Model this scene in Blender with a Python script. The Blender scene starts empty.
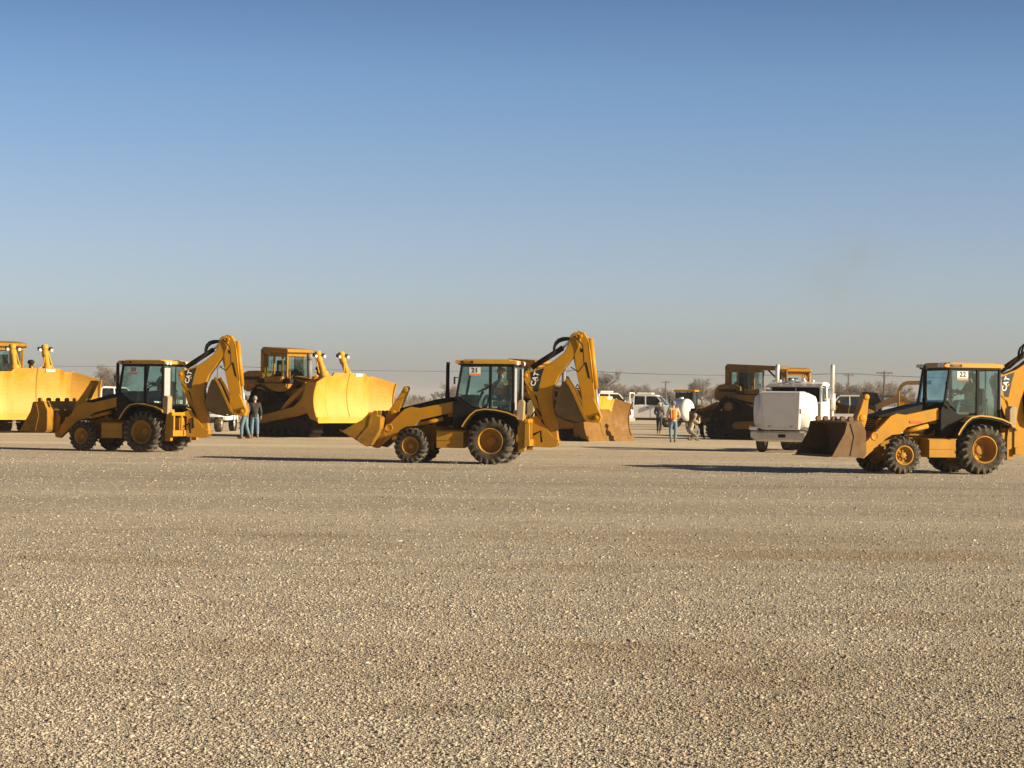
import bpy, bmesh, math, random
import numpy as np
from mathutils import Vector, Matrix, Euler
R = math.radians
PI = math.pi
sc = bpy.context.scene
col = sc.collection

# ------------------------------------------------------------------ camera
F = 2200.0
CAMH = 1.72
cd = bpy.data.cameras.new('camera'); cam = bpy.data.objects.new('camera', cd); col.objects.link(cam)
cd.sensor_width = 36; cd.lens = F / 1024 * 36
cd.clip_start = 0.5; cd.clip_end = 20000
PITCH = math.atan(16 / F)
cm = Matrix.Translation((0, 0, CAMH)) @ Matrix.Rotation(PI / 2 + PITCH, 4, 'X') @ Matrix.Rotation(R(0.72), 4, 'Z')
cam.matrix_world = cm
sc.camera = cam
def at(px, py):
    d = cm.to_3x3() @ Vector(((px - 512) / F, (384 - py) / F, -1))
    t = -CAMH / d.z
    return Vector((d.x * t, d.y * t, 0))
def hor(px): return 400 + (px - 512) * 0.01257
def atd(px, d): return at(px, hor(px) + F * CAMH / d)

# ------------------------------------------------------------------ materials
def new_mat(name):
    m = bpy.data.materials.new(name); m.use_nodes = True
    nt = m.node_tree; nt.nodes.clear()
    out = nt.nodes.new('ShaderNodeOutputMaterial')
    return m, nt, out
def N(nt, t, **k):
    n = nt.nodes.new(t)
    for a, b in k.items():
        if a.startswith('i_'): n.inputs[a[2:].replace('_', ' ')].default_value = b
        else: setattr(n, a, b)
    return n
def c4(c): return (c[0], c[1], c[2], 1)
def paint(name, colr, rough=0.45, dirt=(0.22, 0.16, 0.10), amt=0.45, scale=3.0, metal=0.0, bump=0.08, coat=0.0, low=0.0, spec=0.4):
    """painted / coated surface with dust patches, streaks and fine grain; low = extra mud near the ground (local z)"""
    m, nt, out = new_mat(name)
    b = N(nt, 'ShaderNodeBsdfPrincipled')
    tc = N(nt, 'ShaderNodeTexCoord')
    n1 = N(nt, 'ShaderNodeTexNoise', i_Scale=scale, i_Detail=8.0, i_Roughness=0.7)
    n2 = N(nt, 'ShaderNodeTexNoise', i_Scale=scale * 9, i_Detail=5.0, i_Roughness=0.7)
    L = nt.links.new
    L(tc.outputs['Object'], n1.inputs['Vector']); L(tc.outputs['Object'], n2.inputs['Vector'])
    r1 = N(nt, 'ShaderNodeMapRange'); r1.inputs['From Min'].default_value = 0.42; r1.inputs['From Max'].default_value = 0.75
    L(n1.outputs['Fac'], r1.inputs['Value'])
    mu = N(nt, 'ShaderNodeMath', operation='MULTIPLY'); L(r1.outputs['Result'], mu.inputs[0]); mu.inputs[1].default_value = amt
    fac = mu.outputs[0]
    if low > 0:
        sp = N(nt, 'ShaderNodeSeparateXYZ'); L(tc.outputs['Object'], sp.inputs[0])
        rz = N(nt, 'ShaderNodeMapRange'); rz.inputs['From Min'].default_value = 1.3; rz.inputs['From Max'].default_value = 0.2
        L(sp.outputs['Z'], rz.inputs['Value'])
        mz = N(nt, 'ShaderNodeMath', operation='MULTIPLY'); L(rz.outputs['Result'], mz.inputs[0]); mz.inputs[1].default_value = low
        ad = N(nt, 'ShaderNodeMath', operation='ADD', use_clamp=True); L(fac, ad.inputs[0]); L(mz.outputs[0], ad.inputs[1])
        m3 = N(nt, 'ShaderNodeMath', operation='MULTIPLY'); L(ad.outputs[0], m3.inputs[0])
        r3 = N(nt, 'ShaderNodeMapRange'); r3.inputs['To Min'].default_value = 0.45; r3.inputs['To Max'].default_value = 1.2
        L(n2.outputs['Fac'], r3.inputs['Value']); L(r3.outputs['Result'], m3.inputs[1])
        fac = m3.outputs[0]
    mx = N(nt, 'ShaderNodeMix', data_type='RGBA'); mx.inputs['A'].default_value = c4(colr); mx.inputs['B'].default_value = c4(dirt)
    L(fac, mx.inputs['Factor'])
    m2 = N(nt, 'ShaderNodeMix', data_type='RGBA', blend_type='MULTIPLY'); m2.inputs['Factor'].default_value = 0.35
    r2 = N(nt, 'ShaderNodeMapRange'); r2.inputs['To Min'].default_value = 0.55; r2.inputs['To Max'].default_value = 1.25
    L(n2.outputs['Fac'], r2.inputs['Value']); L(mx.outputs['Result'], m2.inputs['A']); L(r2.outputs['Result'], m2.inputs['B'])
    L(m2.outputs['Result'], b.inputs['Base Color'])
    rr = N(nt, 'ShaderNodeMapRange'); rr.inputs['To Min'].default_value = rough; rr.inputs['To Max'].default_value = min(1, rough + 0.35)
    L(fac, rr.inputs['Value']); L(rr.outputs['Result'], b.inputs['Roughness'])
    b.inputs['Metallic'].default_value = metal; b.inputs['Specular IOR Level'].default_value = spec; b.inputs['Coat Weight'].default_value = coat
    bp = N(nt, 'ShaderNodeBump'); bp.inputs['Strength'].default_value = bump; bp.inputs['Distance'].default_value = 0.01
    L(n2.outputs['Fac'], bp.inputs['Height']); L(bp.outputs['Normal'], b.inputs['Normal'])
    L(b.outputs[0], out.inputs['Surface'])
    return m
def glass(name, tint, gl=0.01):
    m, nt, out = new_mat(name); L = nt.links.new
    t = N(nt, 'ShaderNodeBsdfTransparent'); t.inputs['Color'].default_value = c4(tint)
    g = N(nt, 'ShaderNodeBsdfGlossy'); g.inputs['Roughness'].default_value = 0.04; g.inputs['Color'].default_value = (.85, .95, 1, 1)
    d = N(nt, 'ShaderNodeBsdfDiffuse'); d.inputs['Color'].default_value = (.20, .25, .25, 1)
    n = N(nt, 'ShaderNodeTexNoise', i_Scale=2.5, i_Detail=5.0); tc = N(nt, 'ShaderNodeTexCoord'); L(tc.outputs['Object'], n.inputs['Vector'])
    rg = N(nt, 'ShaderNodeMapRange'); rg.inputs['From Min'].default_value = .45; rg.inputs['From Max'].default_value = .8
    rg.inputs['To Min'].default_value = .03; rg.inputs['To Max'].default_value = .16; L(n.outputs['Fac'], rg.inputs['Value'])
    m1 = N(nt, 'ShaderNodeMixShader'); L(rg.outputs[0], m1.inputs[0]); L(t.outputs[0], m1.inputs[1]); L(d.outputs[0], m1.inputs[2])
    fr = N(nt, 'ShaderNodeLayerWeight'); pw = N(nt, 'ShaderNodeMath', operation='POWER'); L(fr.outputs['Facing'], pw.inputs[0]); pw.inputs[1].default_value = 4
    ad = N(nt, 'ShaderNodeMath', operation='MULTIPLY_ADD', use_clamp=True); L(pw.outputs[0], ad.inputs[0]); ad.inputs[1].default_value = .5; ad.inputs[2].default_value = .03
    m2 = N(nt, 'ShaderNodeMixShader'); L(ad.outputs[0], m2.inputs[0]); L(m1.outputs[0], m2.inputs[1]); L(g.outputs[0], m2.inputs[2])
    L(m2.outputs[0], out.inputs['Surface'])
    return m
M = {}
DUST = (0.24, 0.17, 0.10)
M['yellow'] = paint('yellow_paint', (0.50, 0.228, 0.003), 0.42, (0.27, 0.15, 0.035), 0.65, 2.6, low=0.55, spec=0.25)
M['yellow_clean'] = paint('fresh_yellow_paint', (0.58, 0.28, 0.014), 0.6, (0.60, 0.36, 0.08), 0.5, 1.3)
def blade_mat():
    m = paint('scraped_yellow_blade', (0.56, 0.27, 0.014), 0.55, (0.60, 0.40, 0.13), 0.6, 1.1)
    nt = m.node_tree; L = nt.links.new; b = [n for n in nt.nodes if n.type == 'BSDF_PRINCIPLED'][0]; src = b.inputs['Base Color'].links[0].from_socket
    tc = [n for n in nt.nodes if n.type == 'TEX_COORD'][0]
    sp = N(nt, 'ShaderNodeSeparateXYZ'); L(tc.outputs['Object'], sp.inputs[0])
    lo = N(nt, 'ShaderNodeMapRange', interpolation_type='SMOOTHSTEP'); lo.inputs['From Min'].default_value = 1.9; lo.inputs['From Max'].default_value = 1.0; lo.inputs['To Max'].default_value = .42; L(sp.outputs['Z'], lo.inputs['Value'])
    mp = N(nt, 'ShaderNodeMapping'); mp.inputs['Scale'].default_value = (1, 1.2, 7); L(tc.outputs['Object'], mp.inputs['Vector'])
    n1 = N(nt, 'ShaderNodeTexNoise', i_Scale=1.6, i_Detail=9.0, i_Roughness=.75); L(mp.outputs[0], n1.inputs['Vector'])
    mu = N(nt, 'ShaderNodeMath', operation='MULTIPLY'); L(lo.outputs[0], mu.inputs[0]); L(n1.outputs['Fac'], mu.inputs[1])
    a = N(nt, 'ShaderNodeMix', data_type='RGBA'); L(mu.outputs[0], a.inputs['Factor']); L(src, a.inputs['A']); a.inputs['B'].default_value = (.70, .48, .20, 1)
    mp2 = N(nt, 'ShaderNodeMapping'); mp2.inputs['Scale'].default_value = (1, 4.5, 1.1); L(tc.outputs['Object'], mp2.inputs['Vector'])
    n2 = N(nt, 'ShaderNodeTexNoise', i_Scale=2.2, i_Detail=10.0, i_Roughness=.8); L(mp2.outputs[0], n2.inputs['Vector'])
    ch = N(nt, 'ShaderNodeMapRange'); ch.inputs['From Min'].default_value = .62; ch.inputs['From Max'].default_value = .72; ch.inputs['To Max'].default_value = .55; L(n2.outputs['Fac'], ch.inputs['Value'])
    c = N(nt, 'ShaderNodeMix', data_type='RGBA'); L(ch.outputs[0], c.inputs['Factor']); L(a.outputs['Result'], c.inputs['A']); c.inputs['B'].default_value = (.26, .14, .03, 1)
    L(c.outputs['Result'], b.inputs['Base Color'])
    return m
M['blade'] = blade_mat()
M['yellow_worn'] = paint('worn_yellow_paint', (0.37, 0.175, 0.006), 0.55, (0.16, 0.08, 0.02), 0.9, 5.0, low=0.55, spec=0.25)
M['trim'] = paint('yellow_trim', (0.58, 0.30, 0.03), 0.45, DUST, 0.3, 4)
M['brown_dozer'] = paint('dusty_shade_brown_paint', (0.22, 0.11, 0.015), 0.6, (0.09, 0.055, 0.028), 0.9, 3.5, low=0.3)  # machine yellow browned: dust plus shade put into the colour
M['rust'] = paint('rusty_steel', (0.22, 0.100, 0.008), 0.65, (0.13, 0.068, 0.018), 0.9, 3.5, bump=0.3)
M['hoe_steel'] = paint('dark_bucket_steel', (0.055, 0.034, 0.014), 0.6, (0.13, 0.072, 0.02), 0.7, 4, bump=0.3, spec=0.2)
M['rust_bucket'] = paint('dirty_bucket_steel', (0.17, 0.088, 0.028), 0.65, (0.085, 0.05, 0.025), 0.9, 3.0, bump=0.3)
M['rust_in'] = paint('bare_bucket_steel', (0.09, 0.062, 0.038), 0.6, (0.22, 0.13, 0.06), 0.7, 5, bump=0.3)
M['black'] = paint('black_paint', (0.010, 0.009, 0.008), 0.5, (0.04, 0.03, 0.02), 0.4, 4, spec=0.15)
M['dark'] = paint('dark_machinery', (0.018, 0.014, 0.010), 0.6, (0.07, 0.045, 0.022), 0.6, 5, spec=0.12)
M['track'] = paint('track_steel', (0.018, 0.013, 0.010), 0.62, (0.035, 0.022, 0.012), 0.8, 5, bump=0.3, spec=0.12)
M['tyre'] = paint('tyre_rubber', (0.030, 0.025, 0.020), 0.85, (0.16, 0.12, 0.078), 0.95, 5, bump=0.3, spec=0.12)
M['tread'] = paint('tyre_tread_rubber', (0.05, 0.045, 0.04), 0.85, (0.24, 0.19, 0.13), 0.9, 7, bump=0.3)
M['chrome'] = paint('chrome', (0.75, 0.75, 0.74), 0.18, (0.5, 0.47, 0.42), 0.4, 6, metal=1.0, bump=0.02)
M['rod'] = paint('polished_rod', (0.72, 0.75, 0.78), 0.25, (0.6, 0.6, 0.6), 0.2, 6, metal=0.6, bump=0.02)
M['bumper'] = paint('dusty_metal', (0.66, 0.60, 0.50), 0.35, (0.45, 0.37, 0.26), 0.6, 4, metal=0.7, bump=0.05)
M['stack'] = paint('bright_stack_metal', (0.70, 0.66, 0.60), 0.4, (0.5, 0.45, 0.38), 0.5, 4, metal=0.3, bump=0.03)
M['white'] = paint('white_paint', (0.78, 0.76, 0.72), 0.4, (0.55, 0.49, 0.40), 0.35, 1.8)
M['silver'] = paint('pale_plastic_and_glare', (0.38, 0.38, 0.39), 0.35, (0.4, 0.37, 0.32), 0.4, 3)  # also serves as the painted sky reflection on the cab corner
M['pad'] = paint('dusty_pad', (0.36, 0.27, 0.15), 0.6, (0.22, 0.17, 0.11), 0.6, 6)
M['glass'] = glass('tinted_glass', (0.78, 0.89, 0.885))
M['glass_dark'] = glass('dark_tinted_glass', (0.10, 0.13, 0.14))
M['blue'] = paint('blue_grey_paint', (0.16, 0.24, 0.27), 0.55, (0.25, 0.22, 0.18), 0.5, 1.2)
M['grey'] = paint('grey_paint', (0.22, 0.21, 0.20), 0.55, DUST, 0.5, 2)
M['lampglass'] = paint('lamp_lens', (0.85, 0.83, 0.75), 0.12, (0.7, 0.65, 0.5), 0.2, 8, bump=0)
M['amber'] = paint('amber_lens', (0.85, 0.25, 0.02), 0.2, (0.6, 0.25, 0.05), 0.2, 8, bump=0)
M['red'] = paint('red_sticker', (0.65, 0.10, 0.04), 0.4, (0.5, 0.2, 0.08), 0.3, 8, bump=0)
M['decal'] = paint('white_decal', (0.80, 0.78, 0.74), 0.45, (0.6, 0.55, 0.45), 0.2, 8, bump=0)
M['orange_strip'] = paint('orange_strip', (0.85, 0.22, 0.03), 0.5, (0.7, 0.25, 0.08), 0.2, 8, bump=0)
M['ink'] = paint('black_ink', (0.02, 0.02, 0.02), 0.5, (0.05, 0.05, 0.05), 0.2, 8, bump=0)
M['wood'] = paint('weathered_pole_wood', (0.10, 0.075, 0.055), 0.85, (0.16, 0.14, 0.12), 0.6, 3)
M['bark'] = paint('grey_bark', (0.13, 0.10, 0.08), 0.9, (0.2, 0.17, 0.14), 0.6, 2)
M['twig'] = paint('bare_twigs', (0.19, 0.15, 0.115), 0.9, (0.27, 0.22, 0.17), 0.6, 0.5)
M['skin'] = paint('skin', (0.50, 0.29, 0.20), 0.55, (0.42, 0.22, 0.15), 0.3, 12, bump=0.02)
M['jeans'] = paint('blue_denim', (0.10, 0.17, 0.24), 0.9, (0.24, 0.32, 0.38), 0.8, 8, bump=0.4)
M['jacket_dark'] = paint('dark_jacket_cloth', (0.035, 0.032, 0.03), 0.9, (0.09, 0.08, 0.07), 0.6, 8, bump=0.4)
M['jacket_grey'] = paint('grey_jacket_cloth', (0.09, 0.09, 0.085), 0.9, (0.16, 0.15, 0.13), 0.6, 8, bump=0.4)
M['cloth_brown'] = paint('brown_jacket_cloth', (0.20, 0.11, 0.04), 0.9, (0.3, 0.18, 0.08), 0.6, 8, bump=0.4)
M['cloth_khaki'] = paint('khaki_cloth', (0.42, 0.34, 0.22), 0.9, (0.55, 0.46, 0.33), 0.7, 8, bump=0.4)
M['cloth_grey'] = paint('grey_trouser_cloth', (0.16, 0.15, 0.14), 0.9, (0.25, 0.22, 0.19), 0.7, 8, bump=0.4)
M['vest'] = paint('orange_vest_cloth', (0.85, 0.16, 0.03), 0.8, (0.9, 0.26, 0.06), 0.6, 8, bump=0.2)
M['stripe'] = paint('lime_reflective_band', (0.80, 0.72, 0.10), 0.6, (0.8, 0.6, 0.1), 0.3, 8, bump=0)
M['hair'] = paint('dark_hair', (0.04, 0.028, 0.02), 0.8, (0.08, 0.06, 0.04), 0.5, 20)
M['hair_grey'] = paint('grey_hair', (0.25, 0.22, 0.19), 0.8, (0.35, 0.3, 0.26), 0.5, 20)
M['boot'] = paint('tan_boot_leather', (0.20, 0.12, 0.06), 0.8, (0.3, 0.22, 0.14), 0.6, 12)
M['seat'] = paint('grey_seat_cloth', (0.07, 0.065, 0.06), 0.9, (0.15, 0.12, 0.09), 0.5, 8)
M['helmet'] = paint('orange_helmet_plastic', (0.85, 0.22, 0.02), 0.35, (0.7, 0.25, 0.05), 0.3, 8, bump=0)

# ------------------------------------------------------------------ mesh builder
class MB:
    def __init__(s): s.v = []; s.f = []; s.sm = []
    def add(s, vs, fs, smooth=False, mtx=None):
        o = len(s.v)
        for p in vs:
            p = Vector(p)
            if mtx is not None: p = mtx @ p
            s.v.append(tuple(p))
        for q in fs: s.f.append([i + o for i in q]); s.sm.append(smooth)
        return s
    def box(s, x0, x1, y0, y1, z0, z1, mtx=None):
        v = [(x, y, z) for x in (x0, x1) for y in (y0, y1) for z in (z0, z1)]
        f = [(0, 1, 3, 2), (4, 6, 7, 5), (0, 4, 5, 1), (2, 3, 7, 6), (0, 2, 6, 4), (1, 5, 7, 3)]
        return s.add(v, f, False, mtx)
    def cbox(s, c, d, rot=None):
        m = Matrix.Translation(c)
        if rot is not None: m = m @ Euler(rot).to_matrix().to_4x4()
        return s.box(-d[0] / 2, d[0] / 2, -d[1] / 2, d[1] / 2, -d[2] / 2, d[2] / 2, m)
    def prism(s, poly, y0, y1, smooth=False):
        """poly: (x, z) outline extruded from y0 to y1"""
        a = sum(poly[i][0] * poly[(i + 1) % len(poly)][1] - poly[(i + 1) % len(poly)][0] * poly[i][1] for i in range(len(poly)))
        if a < 0: poly = poly[::-1]
        n = len(poly)
        v = [(x, y0, z) for x, z in poly] + [(x, y1, z) for x, z in poly]
        f = [tuple(range(n)), tuple(range(2 * n - 1, n - 1, -1))]
        f += [(i, i + n, (i + 1) % n + n, (i + 1) % n) for i in range(n)]
        return s.add(v, f, smooth)
    def bar(s, p, q, w, h):
        """straight box bar from p to q, w across (y-ish), h in the other direction"""
        p = Vector(p); q = Vector(q); d = (q - p); l = d.length; d.normalize()
        up = Vector((0, 1, 0)) if abs(d.y) < 0.9 else Vector((1, 0, 0))
        a = up - d * up.dot(d); a.normalize(); b = d.cross(a)
        v = []
        for t in (p, q):
            for i, j in ((-1, -1), (1, -1), (1, 1), (-1, 1)): v.append(t + a * (w / 2 * i) + b * (h / 2 * j))
        f = [(0, 3, 2, 1), (4, 5, 6, 7)] + [(i, (i + 1) % 4, (i + 1) % 4 + 4, i + 4) for i in range(4)]
        return s.add(v, f)
    def tube(s, pts, r, n=12, cap=True):
        pts = [Vector(p) for p in pts]
        rs = r if isinstance(r, (list, tuple)) else [r] * len(pts)
        rings = []; prev = None
        for i, p in enumerate(pts):
            if i == 0: d = pts[1] - p
            elif i == len(pts) - 1: d = p - pts[i - 1]
            else: d = pts[i + 1] - pts[i - 1]
            if d.length < 1e-6: d = (pts[min(i + 1, len(pts) - 1)] - pts[max(i - 1, 0)]) if prev is None else prev_d
            d.normalize(); prev_d = d
            if prev is None:
                u = Vector((0, 0, 1)) if abs(d.z) < 0.9 else Vector((1, 0, 0))
            else: u = prev
            a = u - d * u.dot(d); a.normalize(); prev = a; b = d.cross(a)
            rings.append([p + (a * math.cos(2 * PI * k / n) + b * math.sin(2 * PI * k / n)) * rs[i] for k in range(n)])
        v = [q for ring in rings for q in ring]
        f = [(i * n + k, i * n + (k + 1) % n, (i + 1) * n + (k + 1) % n, (i + 1) * n + k) for i in range(len(pts) - 1) for k in range(n)]
        s.add(v, f, n > 6)
        if cap:
            s.add(rings[0][::-1], [tuple(range(n))]); s.add(rings[-1], [tuple(range(n))])
        return s
    def lathe(s, prof, c=(0, 0, 0), axis='Y', n=32, smooth=True):
        """prof: (radius, along-axis) pairs"""
        rings = []
        for (r, h) in prof:
            ring = []
            for k in range(n):
                a = 2 * PI * k / n; p, q = r * math.cos(a), r * math.sin(a)
                if axis == 'Y': ring.append((c[0] + q, c[1] + h, c[2] + p))
                elif axis == 'Z': ring.append((c[0] + p, c[1] + q, c[2] + h))
                else: ring.append((c[0] + h, c[1] + p, c[2] + q))
            rings.append(ring)
        v = [q for ring in rings for q in ring]
        f = [(i * n + k, i * n + (k + 1) % n, (i + 1) * n + (k + 1) % n, (i + 1) * n + k) for i in range(len(prof) - 1) for k in range(n)]
        return s.add(v, f, smooth)
    def ball(s, c, r, n=12, mtx=None, sq=(1, 1, 1)):
        v = []; f = []
        for i in range(n // 2 + 1):
            t = PI * i / (n // 2)
            for k in range(n):
                a = 2 * PI * k / n
                v.append((c[0] + r * sq[0] * math.sin(t) * math.cos(a), c[1] + r * sq[1] * math.sin(t) * math.sin(a), c[2] + r * sq[2] * math.cos(t)))
        f = [(i * n + k, i * n + n + k, i * n + n + (k + 1) % n, i * n + (k + 1) % n) for i in range(n // 2) for k in range(n)]
        return s.add(v, f, True, mtx)
    def build(s, name, mat, parent=None, bevel=0.0, loc=None):
        me = bpy.data.meshes.new(name); me.from_pydata(s.v, [], s.f); me.materials.append(mat)
        me.polygons.foreach_set('use_smooth', s.sm)
        me.update()
        bm = bmesh.new(); bm.from_mesh(me)
        bmesh.ops.remove_doubles(bm, verts=bm.verts, dist=1e-5)
        bmesh.ops.recalc_face_normals(bm, faces=bm.faces)
        bm.to_mesh(me); bm.free()
        o = bpy.data.objects.new(name, me); col.objects.link(o)
        if parent is not None: o.parent = parent
        if loc is not None: o.location = loc
        if bevel > 0:
            b = o.modifiers.new('bevel', 'BEVEL'); b.width = bevel; b.segments = 2; b.limit_method = 'ANGLE'; b.angle_limit = R(40)
        return o
def tag(o, label=None, cat=None, group=None, kind=None):
    if label: o['label'] = label
    if cat: o['category'] = cat
    if group: o['group'] = group
    if kind: o['kind'] = kind
    return o
def empty(name, loc=(0, 0, 0), rz=0.0, scale=1.0):
    o = bpy.data.objects.new(name, None); o.empty_display_size = 0.3
    o.location = loc; o.rotation_euler = (0, 0, rz); o.scale = (scale,) * 3; col.objects.link(o)
    return o
def lettering(txt, size, origin, X, nrm, mat, parent, name='lettering', offset=0.0, ext=0.004, shear=0.0):
    cu = bpy.data.curves.new(name, 'FONT'); cu.body = txt; cu.size = size; cu.extrude = ext; cu.offset = offset; cu.shear = shear
    cu.align_x = 'CENTER'; cu.align_y = 'CENTER'; cu.resolution_u = 3; cu.space_character = 1.12
    t = bpy.data.objects.new(name, cu); col.objects.link(t)
    dg = bpy.context.evaluated_depsgraph_get(); me = bpy.data.meshes.new_from_object(t.evaluated_get(dg))
    bpy.data.objects.remove(t); bpy.data.curves.remove(cu)
    X = Vector(X).normalized(); nrm = Vector(nrm).normalized(); Y = nrm.cross(X)
    m = Matrix((X, Y, nrm)).transposed().to_4x4(); m.translation = Vector(origin)
    me.transform(m); me.materials.clear(); me.materials.append(mat)
    o = bpy.data.objects.new(name, me); col.objects.link(o); o.parent = parent
    return o
def slab(poly3, nrm, t):
    """thin plate: polygon of 3D points extruded by t along nrm"""
    n = Vector(nrm).normalized() * t; b = MB(); k = len(poly3)
    v = [Vector(p) for p in poly3] + [Vector(p) + n for p in poly3]
    b.add(v, [tuple(range(k)), tuple(range(2 * k - 1, k - 1, -1))] + [(i, (i + 1) % k, (i + 1) % k + k, i + k) for i in range(k)])
    return b
def copy_tree(o, parent=None):
    c = o.copy(); col.objects.link(c); c.parent = parent
    for ch in list(o.children): copy_tree(ch, c)
    return c

# ------------------------------------------------------------------ wheels
def tyre_parts(root, c, r, w, rim, side, tractor=True, ph=0.0, rim_mat=None, steer=0.0, seed=0):
    """wheel > tyre, rim ; side=+1 outer face towards +y"""
    wl = empty('wheel', c, steer); wl.parent = root
    b = MB(); h = w / 2; dr = 0.055 * r / 0.6 if tractor else 0.01
    ri = rim * 0.98; ro = r - dr
    b.lathe([(ri, -h * .80), (ri + .03, -h * .92), ((ri + ro) / 2, -h), (ro - .07, -h * .97), (ro - .015, -h * .8), (ro, -h * .45), (ro, h * .45), (ro - .015, h * .8), (ro - .07, h * .97), ((ri + ro) / 2, h), (ri + .03, h * .92), (ri, h * .80), (ri, -h * .80)], n=48)
    ty = b.build('tyre', M['tyre'], wl)
    if tractor:
        t = MB(); n = 20 if r > .5 else 18
        for k in range(n):
            for sd in (-1, 1):
                a = 2 * PI * (k + (.5 if sd > 0 else 0)) / n + ph
                # one chevron lug: from centre of tread to shoulder, swept back
                pts = []
                for (yy, da, rr) in ((-.02, .16, r), (h * .5, .05, r), (h * .92, -.05, r - .02), (h * 1.01, -.09, r - .10)):
                    pts.append((yy * sd, a + da, rr))
                vs = []
                hw = .055
                for (yy, aa, rr) in pts:
                    for (dA, rad) in ((-hw, rr - .07), (-hw * .8, rr), (hw * .8, rr), (hw, rr - .07)):
                        ang = aa + dA
                        vs.append((rad * math.sin(ang), yy, rad * math.cos(ang)))
                fs = []
                for i in range(3):
                    for j in range(3): fs.append((i * 4 + j, i * 4 + j + 1, i * 4 + j + 5, i * 4 + j + 4))
                fs += [(0, 1, 2, 3), (12, 15, 14, 13)]
                t.add(vs, fs)
        t.build('tread', M['tread'], ty)
    b = MB(); s = side
    prof = [(rim, h * .82), (rim + .012, h * .9), (rim - .02, h * .88), (rim - .035, h * .6), (rim - .06, h * .35), (rim * .62, h * .12), (rim * .58, h * .2), (rim * .34, h * .22), (rim * .32, h * .5 if r < .5 else h * .3), (rim * .26, h * .58 if r < .5 else h * .34), (.001, h * .58 if r < .5 else h * .34)]
    if r > .5:
        prof = [(rim, h * .82), (rim + .012, h * .9), (rim - .02, h * .88), (rim - .035, h * .35), (rim * .84, h * .05), (rim * .80, -h * .2), (rim * .40, -h * .2), (rim * .38, -h * .08), (rim * .30, -h * .04), (.001, -h * .04)]
        b.lathe([(a, q * s) for a, q in prof], n=36); b.lathe([(rim, -h * .9 * s), (rim * .9, -h * .6 * s), (rim * .5, -h * .45 * s), (.001, -h * .45 * s)], n=24)
    else:
        b.lathe([(a, q * s) for a, q in prof], n=36); b.lathe([(a, -q * s * .9) for a, q in prof], n=36)
    for k in range(8):
        a = 2 * PI * k / 8; rr = rim * .47
        b.lathe([(.001, .03 * s), (.022, .03 * s), (.022, 0)], (rr * math.sin(a) * (1.15 if r > .5 else 1), (-h * .2 if r > .5 else h * .2) * s, rr * math.cos(a) * (1.15 if r > .5 else 1)), n=6, smooth=False)
    b.build('rim', rim_mat or M['yellow'], wl)
    return wl

# ------------------------------------------------------------------ people
def skin_obj(name, chains, mat, parent, sub=1):
    """chains: list of [(point, radius), ...]; points that coincide are joined"""
    vs = []; rs = []; es = []; idx = {}
    def vid(p, r):
        k = tuple(round(c, 4) for c in p)
        if k not in idx: idx[k] = len(vs); vs.append(k); rs.append(r)
        return idx[k]
    for ch in chains:
        last = None
        for p, r in ch:
            i = vid(p, r)
            if last is not None and i != last: es.append((last, i))
            last = i
    me = bpy.data.meshes.new(name); me.from_pydata(vs, es, [])
    o = bpy.data.objects.new(name, me); col.objects.link(o)
    sk = o.modifiers.new('skin', 'SKIN'); sk.use_smooth_shade = True
    for i, r in enumerate(rs):
        d = me.skin_vertices[0].data[i]; rr = r if isinstance(r, tuple) else (r, r); d.radius = rr; d.use_root = (i == 0)
    ss = o.modifiers.new('sub', 'SUBSURF'); ss.levels = sub; ss.render_levels = sub
    dg = bpy.context.evaluated_depsgraph_get(); nm = bpy.data.meshes.new_from_object(o.evaluated_get(dg))
    bpy.data.objects.remove(o); bpy.data.meshes.remove(me)
    nm.name = name; nm.materials.clear(); nm.materials.append(mat)
    nm.polygons.foreach_set('use_smooth', [True] * len(nm.polygons))
    r = bpy.data.objects.new(name, nm); col.objects.link(r); r.parent = parent
    return r
def lerp(a, b, t): return tuple(a[i] + (b[i] - a[i]) * t for i in range(3))
STAND = dict(pelvis=(0, 0, .93), waist=(0, 0, 1.08), chest=(0.01, 0, 1.30), neck=(0, 0, 1.47), head=(.03, 0, 1.64),
             shl=(0, .18, 1.42), ell=(-.03, .25, 1.14), wrl=(.06, .26, .90), shr=(0, -.18, 1.42), elr=(-.03, -.25, 1.14), wrr=(.06, -.26, .90),
             hpl=(0, .09, .90), knl=(.03, .11, .50), anl=(-.02, .12, .09), hpr=(0, -.09, .90), knr=(.03, -.11, .50), anr=(-.02, -.12, .09))
def hand(chains, el, wr, side):
    d = (Vector(wr) - Vector(el)).normalized(); s = Vector((0, side, 0)); s = (s - d * s.dot(d)).normalized(); n = d.cross(s)
    fwd = n if n.x > 0 else -n
    w = Vector(wr); palm = w + d * .055
    for k, (o, l) in enumerate(((-.03, .062), (-.01, .072), (.01, .068), (.03, .052))):
        b0 = palm + fwd * o + d * .03; b1 = b0 + d * l * .55 - s * .006; b2 = b1 + d * l * .4 - s * .022
        chains.append([(tuple(palm), .026), (tuple(b0), .011), (tuple(b1), .009), (tuple(b2), .007)])
    t0 = w + d * .03 + fwd * .03; t1 = t0 + d * .03 + fwd * .022; t2 = t1 + d * .025
    chains.append([(tuple(w), .026), (tuple(t0), .014), (tuple(t1), .011), (tuple(t2), .009)])
    chains.append([(tuple(w), .026), (tuple(palm), .026)])
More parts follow.
